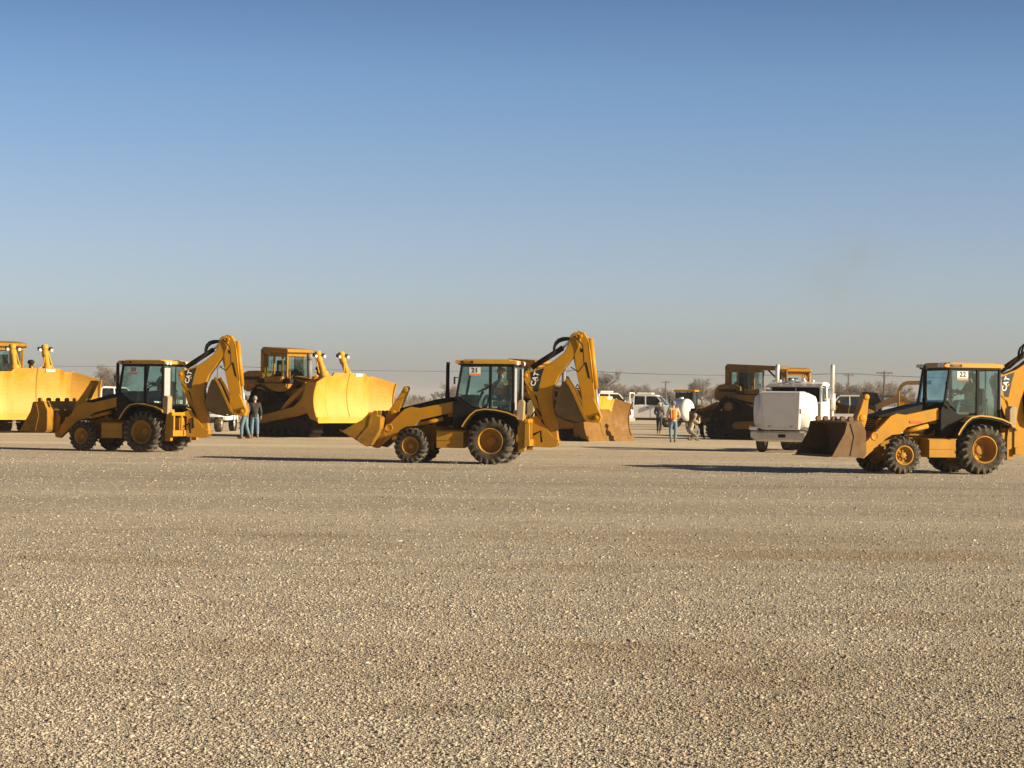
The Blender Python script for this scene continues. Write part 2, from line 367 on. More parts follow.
def person(label, pose, loc, rz, top, legs, group=None, vest=False, hat=None, hair='hair', scale=1.0, headturn=0.0, foot=True):
    J = dict(STAND); J.update(pose)
    root = empty('person', loc, rz, scale); tag(root, label, 'person', group)
    ch = [[(J['pelvis'], .10), (J['waist'], .10), (J['chest'], (.13, .10)), (J['neck'], .055), (lerp(J['neck'], J['head'], .45), .052)]]
    for s, q in (('l', 1), ('r', -1)):
        ch.append([(J['chest'], .12), (J['sh' + s], .062), (J['el' + s], .044), (J['wr' + s], .03)])
        hand(ch, J['el' + s], J['wr' + s], q)
        a = Vector(J['an' + s]); k = Vector(J['kn' + s]); f = Vector((.13, 0, -.055))
        ch.append([(J['pelvis'], .12), (J['hp' + s], .088), (J['kn' + s], .056), (J['an' + s], .038), (tuple(a + f), .03)])
    # head as part of the body surface: neck -> jaw -> cranium
    hd = Vector(J['head']); ht = Euler((0, 0, headturn)).to_matrix()
    ch[0] += [(tuple(hd + ht @ Vector((-.005, 0, -.06))), .068), (tuple(hd + ht @ Vector((-.01, 0, .02))), .088), (tuple(hd + ht @ Vector((-.01, 0, .08))), .06)]
    body = skin_obj('body', ch, M['skin'], root, 1)
    f = MB()
    f.ball(tuple(hd + ht @ Vector((.085, 0, -.005))), .016, 8, sq=(1.2, .8, 1.5))
    for sd in (-1, 1): f.ball(tuple(hd + ht @ Vector((-.01, .085 * sd, 0))), .024, 8, sq=(.7, .4, 1.3))
    f.build('face', M['skin'], body)
    e = MB()
    for sd in (-1, 1): e.ball(tuple(hd + ht @ Vector((.073, .03 * sd, .02))), .012, 8)
    e.cbox(tuple(hd + ht @ Vector((.074, 0, -.05))), (.012, .045, .008))
    e.build('features', M['hair'], body)
    # clothes
    tp = [[(lerp(J['pelvis'], J['waist'], -.45), (.175, .15)), (J['pelvis'], (.175, .145)), (J['waist'], (.165, .13)), (J['chest'], (.19, .135)), (lerp(J['chest'], J['neck'], .75), .085)]]
    for s in 'lr':
        tp.append([(J['chest'], .15), (J['sh' + s], .085), (J['el' + s], .062), (lerp(J['el' + s], J['wr' + s], .92), .045)])
    skin_obj('jacket', tp, M[top], root, 1)
    lg = [[(lerp(J['pelvis'], J['waist'], .9), .14), (J['pelvis'], .15)]]
    for s in 'lr':
        lg.append([(J['pelvis'], .13), (J['hp' + s], .108), (J['kn' + s], .078), (lerp(J['kn' + s], J['an' + s], .9), .065)])
    skin_obj('trousers', lg, M[legs], root, 1)
    if foot:
        for s in 'lr':
            a = Vector(J['an' + s]); b = MB()
            b.ball((a.x + .06, a.y, a.z - .04), .05, 12, sq=(2.9, .95, 1.0)); b.ball((a.x - .005, a.y, a.z + .01), .055, 12, sq=(1, .9, 1.6))
            b.build('boot', M['boot'], root)
    h = MB()
    if hat:
        h.ball(tuple(hd + Vector((-.01, 0, .03))), .118, 16, sq=(1.15, .95, .95))
        h.cbox(tuple(hd + ht @ Vector((.12, 0, .035))), (.09, .16, .015))
        h.build('hard_hat' if hat == 'helmet' else 'cap', M[hat], root)
    else:
        h.ball(tuple(hd + ht @ Vector((-.025, 0, .035))), .105, 14, sq=(1.05, .9, 1.02)); h.build('hair', M[hair], root)
    if vest:
        v = skin_obj('vest', [[(lerp(J['pelvis'], J['waist'], -.2), (.21, .18)), (J['waist'], (.215, .175)), (J['chest'], (.235, .165)), (lerp(J['chest'], J['neck'], .75), (.19, .11))]], M['vest'], root, 1)
        st = MB()
        wz = J['waist']; cz = J['chest']
        for (p, rr) in ((lerp(J['pelvis'], J['waist'], .7), (.158, .205)), (lerp(wz, cz, .6), (.165, .215))):
            prof = []
            n = 24
            vs = [(p[0] + (rr[0] + .012) * math.cos(2 * PI * k / n), p[1] + (rr[1] - .008) * math.sin(2 * PI * k / n), p[2] + z) for z in (-.010, .010) for k in range(n)]
            st.add(vs, [(k, (k + 1) % n, (k + 1) % n + n, k + n) for k in range(n)], True)
        for sd in (-1, 1):
            for xs in (-1, 1):
                st.bar((wz[0] + .165 * xs, .09 * sd, wz[2] - .04), (cz[0] + .15 * xs, .10 * sd, cz[2] + .12), .022, .01)
        st.build('reflective_band', M['stripe'], v)
    return root

# ------------------------------------------------------------------ backhoe loader
def shell(b, outline, t, y0, y1):
    """open curved sheet of thickness t following an (x,z) polyline, between y0 and y1"""
    n = len(outline); pts = [Vector((x, z)) for x, z in outline]; off = []
    for i in range(n):
        d = (pts[min(i + 1, n - 1)] - pts[max(i - 1, 0)]).normalized()
        off.append(pts[i] + Vector((-d.y, d.x)) * t)
    poly = [tuple(p) for p in pts] + [tuple(p) for p in off[::-1]]
    v = []; f = []
    for y in (y0, y1): v += [(x, y, z) for x, z in poly]
    m = len(poly)
    for i in range(n - 1):
        f.append((i, i + 1, m - 2 - i, m - 1 - i)); f.append((m + i, 2 * m - 1 - i, 2 * m - 2 - i, m + i + 1))
    f += [(i, i + m, (i + 1) % m + m, (i + 1) % m) for i in range(m)]
    b.add(v, f)
def rot2(p, a, o=(0, 0)):
    c, s = math.cos(a), math.sin(a); return (o[0] + p[0] * c - p[1] * s, o[1] + p[0] * s + p[1] * c)

def make_backhoe(label, num, loc, rz, bucket_deg, hoe_swing=0.0, lamps=True, steer=0.0, bucket_mat='yellow_worn', heel=(3.28, .42), lever=((2.40, 2.02), (3.0, .85)), bs=1.0):
    root = empty('backhoe_loader', loc, rz); tag(root, label, 'backhoe loader', 'backhoe loaders parked in the front row')
    Y = M['yellow']
    for s in (1, -1):
        tyre_parts(root, (0, .83 * s, .62), .635, .46, .34, s, True, ph=.1 + .07 * s + num * .13)
        tyre_parts(root, (2.16, .80 * s, .465), .475, .33, .24, s, True, ph=.2 * s + num * .21, steer=steer)
    b = MB()
    b.box(-1.0, 2.75, -.30, .30, .52, .95)
    b.tube([(0, -.7, .62), (0, .7, .62)], .13, 14); b.tube([(2.16, -.7, .465), (2.16, .7, .465)], .09, 12)
    b.box(1.75, 2.5, -.22, .22, .35, .6)
    b.box(2.55, 2.80, -.42, .42, .55, 1.05)
    b.build('chassis', M['yellow_worn'], root, .012)
    # engine bay
    b = MB(); b.prism([(1.0, .95), (2.62, .95), (2.66, 1.30), (2.6, 1.38), (1.0, 1.55)], -.40, .40)
    b.build('engine_bay', M['yellow_worn'], root, .02)
    rg_ = random.Random(num)
    for s in (1, -1):
        b = MB(); b.box(1.12, 1.55, .395 * s - .03, .395 * s + .03, 1.02, 1.42); b.box(1.75, 2.45, .395 * s - .025, .395 * s + .025, 1.02, 1.28)
        for k in range(9): b.cbox((1.2 + rg_.random() * 1.2, .43 * s, 1.03 + rg_.random() * .3), (.05 + rg_.random() * .16, .07, .04 + rg_.random() * .12))
        b.tube([(1.95, .45 * s, 1.0), (1.95, .45 * s, 1.3)], .055, 10)
        b.build('engine', M['dark'], root, .006)
    b = MB(); b.prism([(1.0, 1.553), (2.62, 1.383), (2.66, 1.44), (2.2, 1.56), (1.5, 1.73), (1.0, 1.80)], -.43, .43)
    hd = b.build('hood', M['black'], root, .03)
    g = MB()
    for k in range(7): g.box(2.665, 2.69, -.34, .34, .98 + k * .05, 1.005 + k * .05)
    g.build('grille', M['black'], root)
    # handles / hoses on the engine side
    b = MB()
    b.tube([(1.05, .44, 1.30), (1.25, .46, 1.05), (1.5, .46, 1.28), (1.7, .46, 1.02), (1.95, .46, 1.12)], .022, 8)
    b.tube([(1.02, .43, 1.2), (1.3, .45, .98), (1.6, .45, 1.12), (2.0, .45, .95)], .018, 8)
    b.build('hoses', M['black'], root)
    b = MB(); b.tube([(1.30, .30, 1.70), (1.30, .30, 2.60), (1.29, .30, 2.72)], .05, 12); b.tube([(1.30, .30, 1.66), (1.30, .30, 1.9)], .065, 12)
    b.build('exhaust_stack', M['black'], root)
    # battery/tool box and step
    b = MB(); b.box(.74, 1.47, .42, .92, .42, .86); b.box(.70, 1.50, .44, .90, .862, .885); b.box(.74, 1.47, .925, .935, .62, .635)
    b.build('tank', Y, root, .015)
    b = MB(); b.box(.74, 1.47, -.92, -.42, .42, .86); b.build('battery_box', Y, root, .015)
    # ---- cab
    hw = .73
    low = MB()
    low.prism([(1.06, 1.0), (.70, 1.0), (.52, 1.22), (.36, 1.40), (.1, 1.44), (-.55, 1.33), (-.55, 1.40), (.08, 1.49), (.57, 1.50), (.89, 1.72), (1.0, 1.74), (1.07, 1.6)], -hw, hw)
    low.box(.3, 1.06, -.6, .6, .95, 1.1)
    low.prism([(.70, .92), (.62, 1.12), (.48, 1.29), (.36, 1.385), (.14, 1.43), (-.15, 1.40), (-.45, 1.34), (-.66, 1.24), (-.66, .80), (-.3, 1.0)], -.62, .62)
    low.build('cab_base', M['black'], root, .01)
    fr = MB()
    fr0 = [(.98, 1.74), (.83, 2.65)]
    for s in (1, -1):
        y = hw * s
        for p, q, w in (((.98, 1.72), (.83, 2.66), .06), ((.06, 1.46), (.06, 2.66), .075), ((-.54, 1.34), (-.55, 2.66), .06)):
            fr.bar((p[0], y, p[1]), (q[0], y, q[1]), .07, w)
        fr.box(-.55, .84, y - .035, y + .035, 2.62, 2.67)
        fr.bar((.97, y, 1.76), (.86, y, 1.66), .07, .06)
    fr.box(.80, .86, -hw, hw, 2.60, 2.67); fr.box(-.58, -.53, -hw, hw, 2.60, 2.67); fr.box(-.57, -.52, -hw, hw, 1.32, 1.42); fr.box(-.57, -.54, -.02, .02, 1.4, 2.62)
    fr.box(.93, 1.02, -hw, hw, 1.70, 1.80)
    fr.build('cab_frame', M['black'], root, .008)
    for s in (1, -1):
        y = hw * s; n = (0, s, 0)
        slab([(.80, y, 2.61), (.10, y, 2.61), (.10, y, 1.53), (.55, y, 1.53), (.84, y, 1.75), (.91, y, 1.95)], n, .008).build('side_window', M['glass'], root)
        slab([(.03, y, 2.61), (-.50, y, 2.61), (-.51, y, 1.42), (.03, y, 1.48)], n, .008).build('door_window', M['glass'], root)
        h = MB(); h.tube([(-.02, y + .03 * s, 1.75), (-.02, y + .06 * s, 1.80), (-.02, y + .06 * s, 2.1), (-.02, y + .03 * s, 2.15)], .012, 8); h.build('door_handle', M['black'], root)
    slab([(-.57, -hw + .04, 2.60), (-.57, hw - .04, 2.60), (-.56, hw - .04, 1.42), (-.56, -hw + .04, 1.42)], (-1, 0, 0), .008).build('rear_window', M['glass'], root)
    slab([(.845, -hw + .04, 2.60), (.845, hw - .04, 2.60), (.975, hw - .04, 1.80), (.975, -hw + .04, 1.80)], (1, 0, 0), .008).build('windshield', M['glass'], root)
    # pale panel standing in for corner glass that reflects the sky
    for s in (1, -1):
        b = MB(); b.box(-.605, -.585, (hw - .34) * s if s > 0 else -hw, hw if s > 0 else (hw - .34) * s, 1.45, 2.56); b.build('rear_glass_glare', M['silver'], root, .006)
    rf = MB(); rf.box(-.62, .97, -.79, .79, 2.672, 2.775); rf.box(-.45, .80, -.70, .70, 2.776, 2.80); rf.build('roof', M['trim'], root, .025)
    ru = MB(); ru.box(-.58, .93, -.75, .75, 2.64, 2.671); ru.build('headliner', M['black'], root)
    for xx, nn in ((.975, 1), (-.625, -1)):
        for yy in (-.64, -.46, .46, .64):
            lm = MB(); lm.lathe([(.001, 0), (.05, 0), (.055, -.02 * nn), (.04, -.08 * nn)], (xx + .035 * nn, yy, 2.70 if nn < 0 else 2.725), 'X', 14)
            lm.build('work_light', M['lampglass'], root)
        for yy in (-.755, .755):
            lm = MB(); lm.cbox((xx + .01 * nn, yy, 2.72), (.05, .07, .06)); lm.build('indicator', M['amber'], root, .01)
    b = MB(); b.box(.52, .86, .791, .796, 2.69, 2.755); b.build('roof_decal', M['ink'], root)
    lettering('420D', .075, (.69, .797, 2.722), (-1, 0, 0), (0, 1, 0), M['trim'], root, offset=.001)
    # number card on the glass
    pc = MB(); pc.box(.33, .63, hw + .012, hw + .018, 2.41, 2.58); pc = pc.build('number_card', M['decal'], root)
    pb = MB(); pb.box(.33, .63, hw + .013, hw + .021, 2.36, 2.408); pb.build('card_strip', M['orange_strip'], pc)
    lettering(str(num), .17, (.48, hw + .022, 2.498), (-1, 0, 0), (0, 1, 0), M['ink'], pc, 'number', offset=.004, ext=.002)
    # interior
    b = MB(); b.cbox((-.16, 0, 1.62), (.46, .5, .14)); b.cbox((-.38, 0, 1.90), (.12, .48, .52), (0, -.12, 0)); b.box(-.4, -.15, -.15, .15, 1.1, 1.55)
    b.build('seat', M['seat'], root, .03)
    b = MB(); b.box(.55, .92, -.35, .35, 1.15, 1.85); b.tube([(.55, 0, 1.6), (.38, 0, 1.95)], .04, 8)
    b.build('dashboard', M['black'], root, .03)
    b = MB(); ctr = Vector((.36, 0, 2.0)); a = Vector((.42, 0, .9)).normalized(); u = Vector((0, 1, 0)); w = a.cross(u)
    b.tube([ctr + (u * math.cos(t) + w * math.sin(t)) * .19 for t in [2 * PI * k / 20 for k in range(21)]], .014, 6, False)
    b.bar(tuple(ctr - u * .19), tuple(ctr + u * .19), .02, .02)
    b.build('steering_wheel', M['black'], root)
    b = MB()
    for k, yy in enumerate((-.25, -.12, .12, .25)): b.tube([(-.50, yy, 1.35), (-.46, yy, 1.85)], .012, 6); b.ball((-.46, yy, 1.87), .03, 8)
    b.build('hoe_levers', M['black'], root)
    b = MB(); b.box(-.54, 1.0, -.70, .70, 1.0, 1.12); b.build('cab_floor', M['black'], root)
    # mirrors
    b = MB(); b.tube([(.86, hw, 2.3), (.98, hw + .16, 2.3)], .012, 6); b.cbox((1.0, hw + .18, 2.22), (.03, .11, .20)); b.build('mirror', M['black'], root)
    # fenders
    for s in (1, -1):
        y0, y1 = (.62, 1.07) if s > 0 else (-1.07, -.62)
        pr = [(.74, .98), (.66, 1.12), (.52, 1.30), (.38, 1.41), (.15, 1.455), (-.15, 1.43), (-.45, 1.37), (-.70, 1.27), (-.74, 1.20)]
        b = MB(); shell(b, pr, .05, y0, y1)
        fd = b.build('fender', M['black'], root)
        b = MB(); yo = 1.072 * s; shell(b, pr, -.035, min(yo, yo + .02 * s), max(yo, yo + .02 * s)); shell(b, [(x, z + .028) for x, z in pr[2:]], .02, y0, y1)
        b.build('fender_edge', M['trim'], fd)
    # ---- loader
    arm = [(1.08, 1.66), (2.00, 1.47), (2.24, 1.50), (2.40, 1.44), (3.20, .66), (3.30, .52), (3.26, .40), (3.12, .38), (2.52, .88), (2.36, .97), (2.14, .99), (1.96, 1.16), (1.08, 1.37)]
    for s in (1, -1):
        b = MB(); b.prism(arm, .50 * s if s > 0 else -.66, .66 * s if s > 0 else -.50)
        b.lathe([(.001, .006 * s), (.075, .006 * s), (.08, .014 * s), (.105, .014 * s), (.11, 0)], (2.83, .66 * s, .93), n=22)
        b.lathe([(.001, .02 * s), (.06, .02 * s), (.07, 0)], (3.2, .66 * s, .49), n=18)
        b.build('loader_arm', Y, root, .015)
        if s > 0:
            (tx, tz), (bx, bz) = lever; dv = Vector((bx - tx, bz - tz)).normalized(); nv = Vector((-dv.y, dv.x))
            LP = lambda t, w: (tx + (bx - tx) * t + nv.x * w, tz + (bz - tz) * t + nv.y * w)
            b = MB(); b.prism([LP(0, -.06), LP(-.03, 0), LP(0, .07), LP(.35, .10), (LP(.62, .15)), LP(1.0, .09), LP(1.03, 0), LP(1.0, -.1), LP(.6, -.13)], .16, .44)
            b.lathe([(.001, .02), (.07, .02), (.08, 0)], (*[LP(.05, 0)[0]], .44, LP(.05, 0)[1]), n=14); b.lathe([(.001, .02), (.08, .02), (.09, 0)], (LP(.6, 0)[0], .44, LP(.6, 0)[1]), n=14)
            b.build('tilt_lever', Y, root, .02)
            b = MB(); b.tube([(1.10, .30, 1.30), (2.0, .30, 1.30)], .05, 12); b.tube([(2.0, .30, 1.30), (LP(.6, 0)[0], .30, LP(.6, 0)[1])], .03, 10); b.build('tilt_cylinder', M['dark'], root)
        
        b2 = MB(); b2.tube([(1.35, .58 * s, 1.20), (2.0, .58 * s, 1.04)], .06, 12); b2.build('lift_cylinder', Y, root)
        b2 = MB(); b2.tube([(2.0, .58 * s, 1.04), (2.3, .58 * s, 1.0)], .03, 10); b2.build('lift_rod', M['rod'], root)
        b = MB(); b.tube([(1.45, .60 * s, 1.38), (2.15, .60 * s, 1.20)], .035, 10); b.build('hydraulic_line', Y, root)
    if num == 22:
        b = MB(); b.box(1.52, 1.88, .672, .676, 1.27, 1.33, Matrix.Rotation(0, 4, 'Y')); b.build('red_decal', M['red'], root)
    b = MB(); b.tube([(2.46, -.5, 1.2), (2.46, .5, 1.2)], .09, 12); b.build('cross_tube', Y, root)
    b = MB(); b.box(1.0, 1.25, -.50, .50, 1.25, 1.5); b.build('loader_tower', M['yellow_worn'], root, .01)
    # bucket
    ang = R(bucket_deg)
    Q = lambda pts: [rot2((p[0] * bs, p[1] * bs), ang, heel) for p in pts]
    side = Q([(0, .12), (.06, .02), (.16, 0), (.97, 0), (.80, .33), (.64, .62), (.58, .90), (.20, .98), (.04, .70)])
    back = Q([(.98, .012), (.16, .012), (.06, .03), (.0, .12), (.015, .45), (.04, .70), (.20, .98), (.60, .92)])
    bw = 1.13
    b = MB()
    for s in (1, -1): b.prism(side, bw * s if s < 0 else bw - .03, bw * s + .03 if s < 0 else bw)
    shell(b, back, -.03, -bw + .03, bw - .03)
    bk = b.build('loader_bucket', M[bucket_mat], root)
    b = MB(); ce = Q([(.80, -.02), (1.06, -.02), (1.06, -.005), (.80, .012)]); b.prism(ce, -bw, bw); b.build('cutting_edge', M['rust'], bk)
    b = MB(); sp = Q([(.40, .05), (.46, .05), (.38, .55), (.50, .88), (.44, .90), (.32, .56)]); b.prism(sp, bw + .001, bw + .02); b.build('side_rib', M['rust_in'] if bucket_mat == 'rust_bucket' else M['yellow_worn'], bk)
    for k, yy in enumerate((bw - .16, bw - .62, 0, -bw + .62, -bw + .16)):
        p = rot2((.42 * bs, .97 * bs), ang, heel); b = MB(); b.tube([(p[0], yy - .05, p[1] + .03), (p[0], yy + .05, p[1] + .03)], .065, 12); b.cbox((p[0], yy, p[1] - .03), (.07, .08, .12)); b.build('lug', M[bucket_mat], bk)
    for yy in (-.66, -.36, .36, .66):
        b = MB(); q = Q([(.0, .05), (-.14, .10), (-.16, .5), (.02, .72)]); b.prism(q, yy - .03, yy + .03)
        b.build('bucket_hinge', M['yellow_worn'], bk)
    # ---- rear frame, stabilisers
    b = MB(); b.box(-1.05, -.90, -.95, .95, .50, .68); b.box(-1.01, -.90, -.95, .95, 1.12, 1.22)
    for yy in (-.92, -.45, .33, .80): b.box(-1.03, -.90, yy, yy + .09, .68, 1.12)
    b.box(-.98, -.60, -.45, .45, .60, 1.05)
    b.build('rear_frame', Y, root, .01)
    b = MB()
    for yy, zz in ((-.2, .85), (.1, .95), (.28, .8)): b.tube([(-1.05, yy, zz), (-1.25, yy + .05, zz + .1), (-1.28, yy + .05, zz - .2)], .03, 8)
    b.tube([(-1.0, -.3, 1.3), (-1.15, -.2, 1.45), (-1.3, 0, 1.1)], .025, 8); b.tube([(-1.0, .3, 1.3), (-1.12, .2, 1.5), (-1.3, .05, 1.15)], .025, 8)
    b.build('swing_hoses', M['black'], root)
    for s in (1, -1):
        st = MB(); st.prism([(-.72, .36), (-.90, .36), (-.93, 1.0), (-.90, 1.32), (-.78, 1.32), (-.72, .9)], .78 * s - .07, .78 * s + .07)
        st = st.build('stabilizer', Y, root, .01)
        b = MB(); b.prism([(-.70, 1.20), (-.88, 1.16), (-.90, 1.66), (-.86, 1.72), (-.76, 1.72), (-.70, 1.64)], .88 * s - .13, .88 * s + .13); b.build('stabilizer_pad', M['pad'], st, .02)
        b = MB(); b.tube([(-.84, .62 * s, .7), (-.84, .62 * s, 1.3)], .05, 10); b.build('stabilizer_cylinder', M['rod'], st)
    # swing post & boom, in their own frame so the whole hoe can be swung
    hoe = empty('hoe', (-1.04, 0, 0), R(hoe_swing)); hoe.parent = root
    H = lambda pts: [(x + 1.12, z) for x, z in pts]
    def hp(p): return (p[0] + 1.12, p[1], p[2])
    b = MB()
    for s in (-1, 1): b.prism(H([(-1.10, .48), (-1.10, 1.28), (-1.22, 1.30), (-1.62, .78), (-1.80, .66), (-1.76, .50), (-1.60, .46)]), .17 * s - .02, .17 * s + .02)
    b.box(0, .12, -.19, .19, .5, .62); b.box(0, .12, -.19, .19, 1.1, 1.25)
    b.build('swing_post', Y, hoe, .008)
    bo = [(-1.78, .58), (-1.74, 1.10), (-1.66, 1.60), (-1.62, 1.92), (-1.66, 2.12), (-1.78, 2.38), (-1.98, 2.65), (-2.18, 2.92), (-2.34, 3.20), (-2.36, 3.40), (-2.30, 3.54), (-2.18, 3.56), (-2.06, 3.46), (-2.02, 3.22), (-1.90, 3.00), (-1.66, 2.81), (-1.42, 2.66), (-1.10, 2.54), (-.86, 2.50), (-.80, 2.36), (-.86, 2.18), (-1.06, 1.92), (-1.18, 1.84), (-1.24, 1.60), (-1.38, 1.10), (-1.50, .58), (-1.64, .5)]
    b = MB(); b.prism(H(bo), -.14, .14)
    for p in ((-.88, 2.38), (-2.24, 3.42), (-1.64, .66)):
        for s in (-1, 1): b.lathe([(.001, .03 * s), (.055, .03 * s), (.06, 0)], (p[0] + 1.12, .14 * s, p[1]), n=14)
    boom = b.build('boom', Y, hoe, .02)
    b = MB()
    rib = [(-1.72, 1.7), (-1.70, 2.1), (-1.82, 2.4), (-2.02, 2.68), (-2.2, 2.9)]
    for s in (-1, 1):
        b2 = [(x + .04, z) for x, z in rib]
        b.prism(H([(-1.0, 2.47), (-1.38, 2.59), (-1.30, 2.33), (-1.22, 1.95), (-1.10, 1.96)]), .142 * s - .003, .142 * s + .003)
    b.build('boom_decal', M['ink'], boom)
    for s in (1, -1):
        X = (-.30 * s, 0, .95) if s > 0 else (.3 * -s, 0, -.95)
        lettering('CAT', .185, hp((-1.13, .149 * s, 2.29)), X if s > 0 else (.30, 0, -.95), (0, s, 0), M['decal'], boom, offset=.006, ext=.003)
        c = Vector(hp((-1.145, .153 * s, 2.29))); X3 = Vector((-.30, 0, .95)).normalized(); U = Vector((.95, 0, .30)).normalized()
        tri = slab([c - X3 * .04 - U * .085, c + X3 * .04 - U * .085, c - U * .035], (0, s, 0), .004); tri.build('logo_triangle', M['yellow_clean'], boom)
    # boom cylinder (in front of the boom, down to the swing post)
    b = MB(); b.tube([hp((-1.02, 0, 2.08)), hp((-1.36, 0, 1.05))], .075, 12); b.tube([hp((-.88, 0, 2.38)), hp((-1.02, 0, 2.08))], .045, 10); b.tube([hp((-1.36, 0, 1.05)), hp((-1.46, 0, .75))], .05, 10)
    b.build('boom_cylinder', M['black'], hoe)
    b = MB()
    for s in (-1, 1): b.prism(H([(-.86, 2.30), (-.98, 2.22), (-1.36, 1.25), (-1.30, 1.15), (-1.14, 1.45), (-.90, 2.05)]), .11 * s - .015, .11 * s + .015)
    b.build('boom_link', Y, hoe)
    # stick cylinder along the top of the boom
    b = MB(); b.tube([hp((-1.02, 0, 2.60)), hp((-1.86, 0, 3.14))], .075, 12); b.build('stick_cylinder', M['dark'], hoe)
    b = MB(); b.tube([hp((-1.86, 0, 3.14)), hp((-2.16, 0, 3.42))], .035, 10); b.build('stick_rod', M['rod'], hoe)
    b = MB()
    for k, yy in enumerate((-.11, -.05, .05, .11)):
        r0 = .20 + .04 * k
        b.tube([hp((-1.62, yy, 3.0)), hp((-1.62, yy, 3.06 + r0 * .3)), hp((-1.66, yy, 3.12 + r0 * .5)), hp((-1.75, yy, 3.18 + r0 * .6)), hp((-1.88, yy, 3.22 + r0 * .6)), hp((-2.02, yy, 3.27 + r0 * .45)), hp((-2.14, yy, 3.36))], .018, 8)
        b.tube([hp((-1.25, yy, 2.68)), hp((-1.4, yy, 2.80)), hp((-1.62, yy, 3.0))], .016, 6)
    b.tube([hp((-2.2, .16, 3.45)), hp((-2.42, .18, 3.2)), hp((-2.46, .18, 2.7)), hp((-2.30, .17, 2.5)), hp((-2.1, .16, 2.62))], .016, 8)
    b.build('boom_hoses', M['black'], hoe)
    # stick
    sk = [(-2.14, 3.50), (-2.30, 3.60), (-2.44, 3.55), (-2.56, 3.36), (-2.64, 2.9), (-2.72, 2.1), (-2.80, 1.55), (-2.90, 1.28), (-2.84, 1.18), (-2.60, 1.22), (-2.44, 1.50), (-2.36, 2.0), (-2.22, 2.6), (-2.10, 3.1)]
    b = MB(); b.prism(H(sk), -.115, .115)
    b.prism(H([(-2.40, 1.75), (-2.72, 1.8), (-2.94, 1.30), (-2.88, 1.14), (-2.58, 1.15), (-2.42, 1.35)]), -.15, .15)
    for p in ((-2.35, 3.45), (-2.80, 1.28)):
        for s in (-1, 1): b.lathe([(.001, .03 * s), (.055, .03 * s), (.06, 0)], (p[0] + 1.12, .15 * s, p[1]), n=14)
    b.build('stick', Y, hoe, .015)
    b = MB(); b.prism(H([(-2.52, 2.75), (-2.46, 2.75), (-2.56, 2.35), (-2.63, 2.30)]), -.118, .118); b.prism(H([(-2.40, 3.12), (-2.33, 3.12), (-2.36, 3.02), (-2.43, 3.02)]), -.118, .118); b.build('stick_decal', M['dark'], hoe)
    b = MB(); b.tube([hp((-2.60, 0, 3.40)), hp((-2.76, 0, 2.05))], .075, 12); b.tube([hp((-2.56, .10, 3.3)), hp((-2.70, .10, 2.2))], .02, 8); b.build('bucket_cylinder', Y, hoe)
    b = MB(); b.tube([hp((-2.76, 0, 2.05)), hp((-2.86, 0, 1.36))], .042, 10); b.build('bucket_rod', M['rod'], hoe)
    b = MB()
    for s in (-1, 1): b.bar(hp((-2.88, .13 * s, 1.36)), hp((-2.40, .13 * s, 1.22)), .04, .12)
    b.build('bucket_link', Y, hoe)
    # hoe bucket curled in under the boom
    sp = [(-2.52, 1.20), (-2.30, 1.62), (-2.12, 2.0), (-1.98, 2.24), (-1.90, 2.22), (-1.80, 1.98), (-1.74, 1.72), (-1.70, 1.50), (-1.78, 1.32), (-2.0, 1.22), (-2.3, 1.16)]
    b = MB()
    for s in (-1, 1): b.prism(H(sp), .31 * s - .015, .31 * s + .015)
    shell(b, H([(-1.98, 2.26), (-2.14, 2.0), (-2.32, 1.62), (-2.54, 1.18), (-2.3, 1.12), (-2.0, 1.18), (-1.76, 1.30), (-1.68, 1.5)]), .025, -.295, .295)
    hb = b.build('hoe_bucket', M['hoe_steel'], hoe)
    b = MB()
    for k in range(5): yy = -.26 + k * .13; b.prism(H([(-1.72, 1.50), (-1.66, 1.52), (-1.70, 1.74), (-1.74, 1.56)]), yy - .03, yy + .03)
    b.build('bucket_teeth', M['hoe_steel'], hb)
    b = MB()
    for s in (-1, 1): shell(b, H([(-1.96, 2.28), (-2.12, 2.02), (-2.30, 1.64), (-2.50, 1.22)]), -.07, .31 * s - .02, .31 * s + .02)
    b.build('bucket_rim', M['yellow_worn'], hb)
    return root

def yaw_place(px, py, rz, local):
    """origin so that the local ground point sits at the ground seen at (px, py)"""
    g = at(px, py); v = Matrix.Rotation(rz, 3, 'Z') @ Vector(local)
    return g - v
SIT = dict(pelvis=(0, 0, .10), waist=(.0, 0, .26), chest=(-.02, 0, .48), neck=(-.02, 0, .65), head=(.02, 0, .82),
           shl=(-.02, .18, .60), ell=(.12, .24, .36), wrl=(.36, .16, .42), shr=(-.02, -.18, .60), elr=(.12, -.24, .36), wrr=(.36, -.16, .42),
           hpl=(.02, .09, .09), knl=(.42, .13, .12), anl=(.50, .13, -.26), hpr=(.02, -.09, .09), knr=(.42, -.13, .12), anr=(.50, -.13, -.26))
def driver(label, mach, x, z, **k):
    m = Matrix.Translation(mach.location) @ Matrix.Rotation(mach.rotation_euler.z, 4, 'Z')
    p = m @ Vector((x, 0, z))
    return person(label, SIT, p, mach.rotation_euler.z + k.pop('turn', 0), group=None, foot=True, scale=.95, **k)

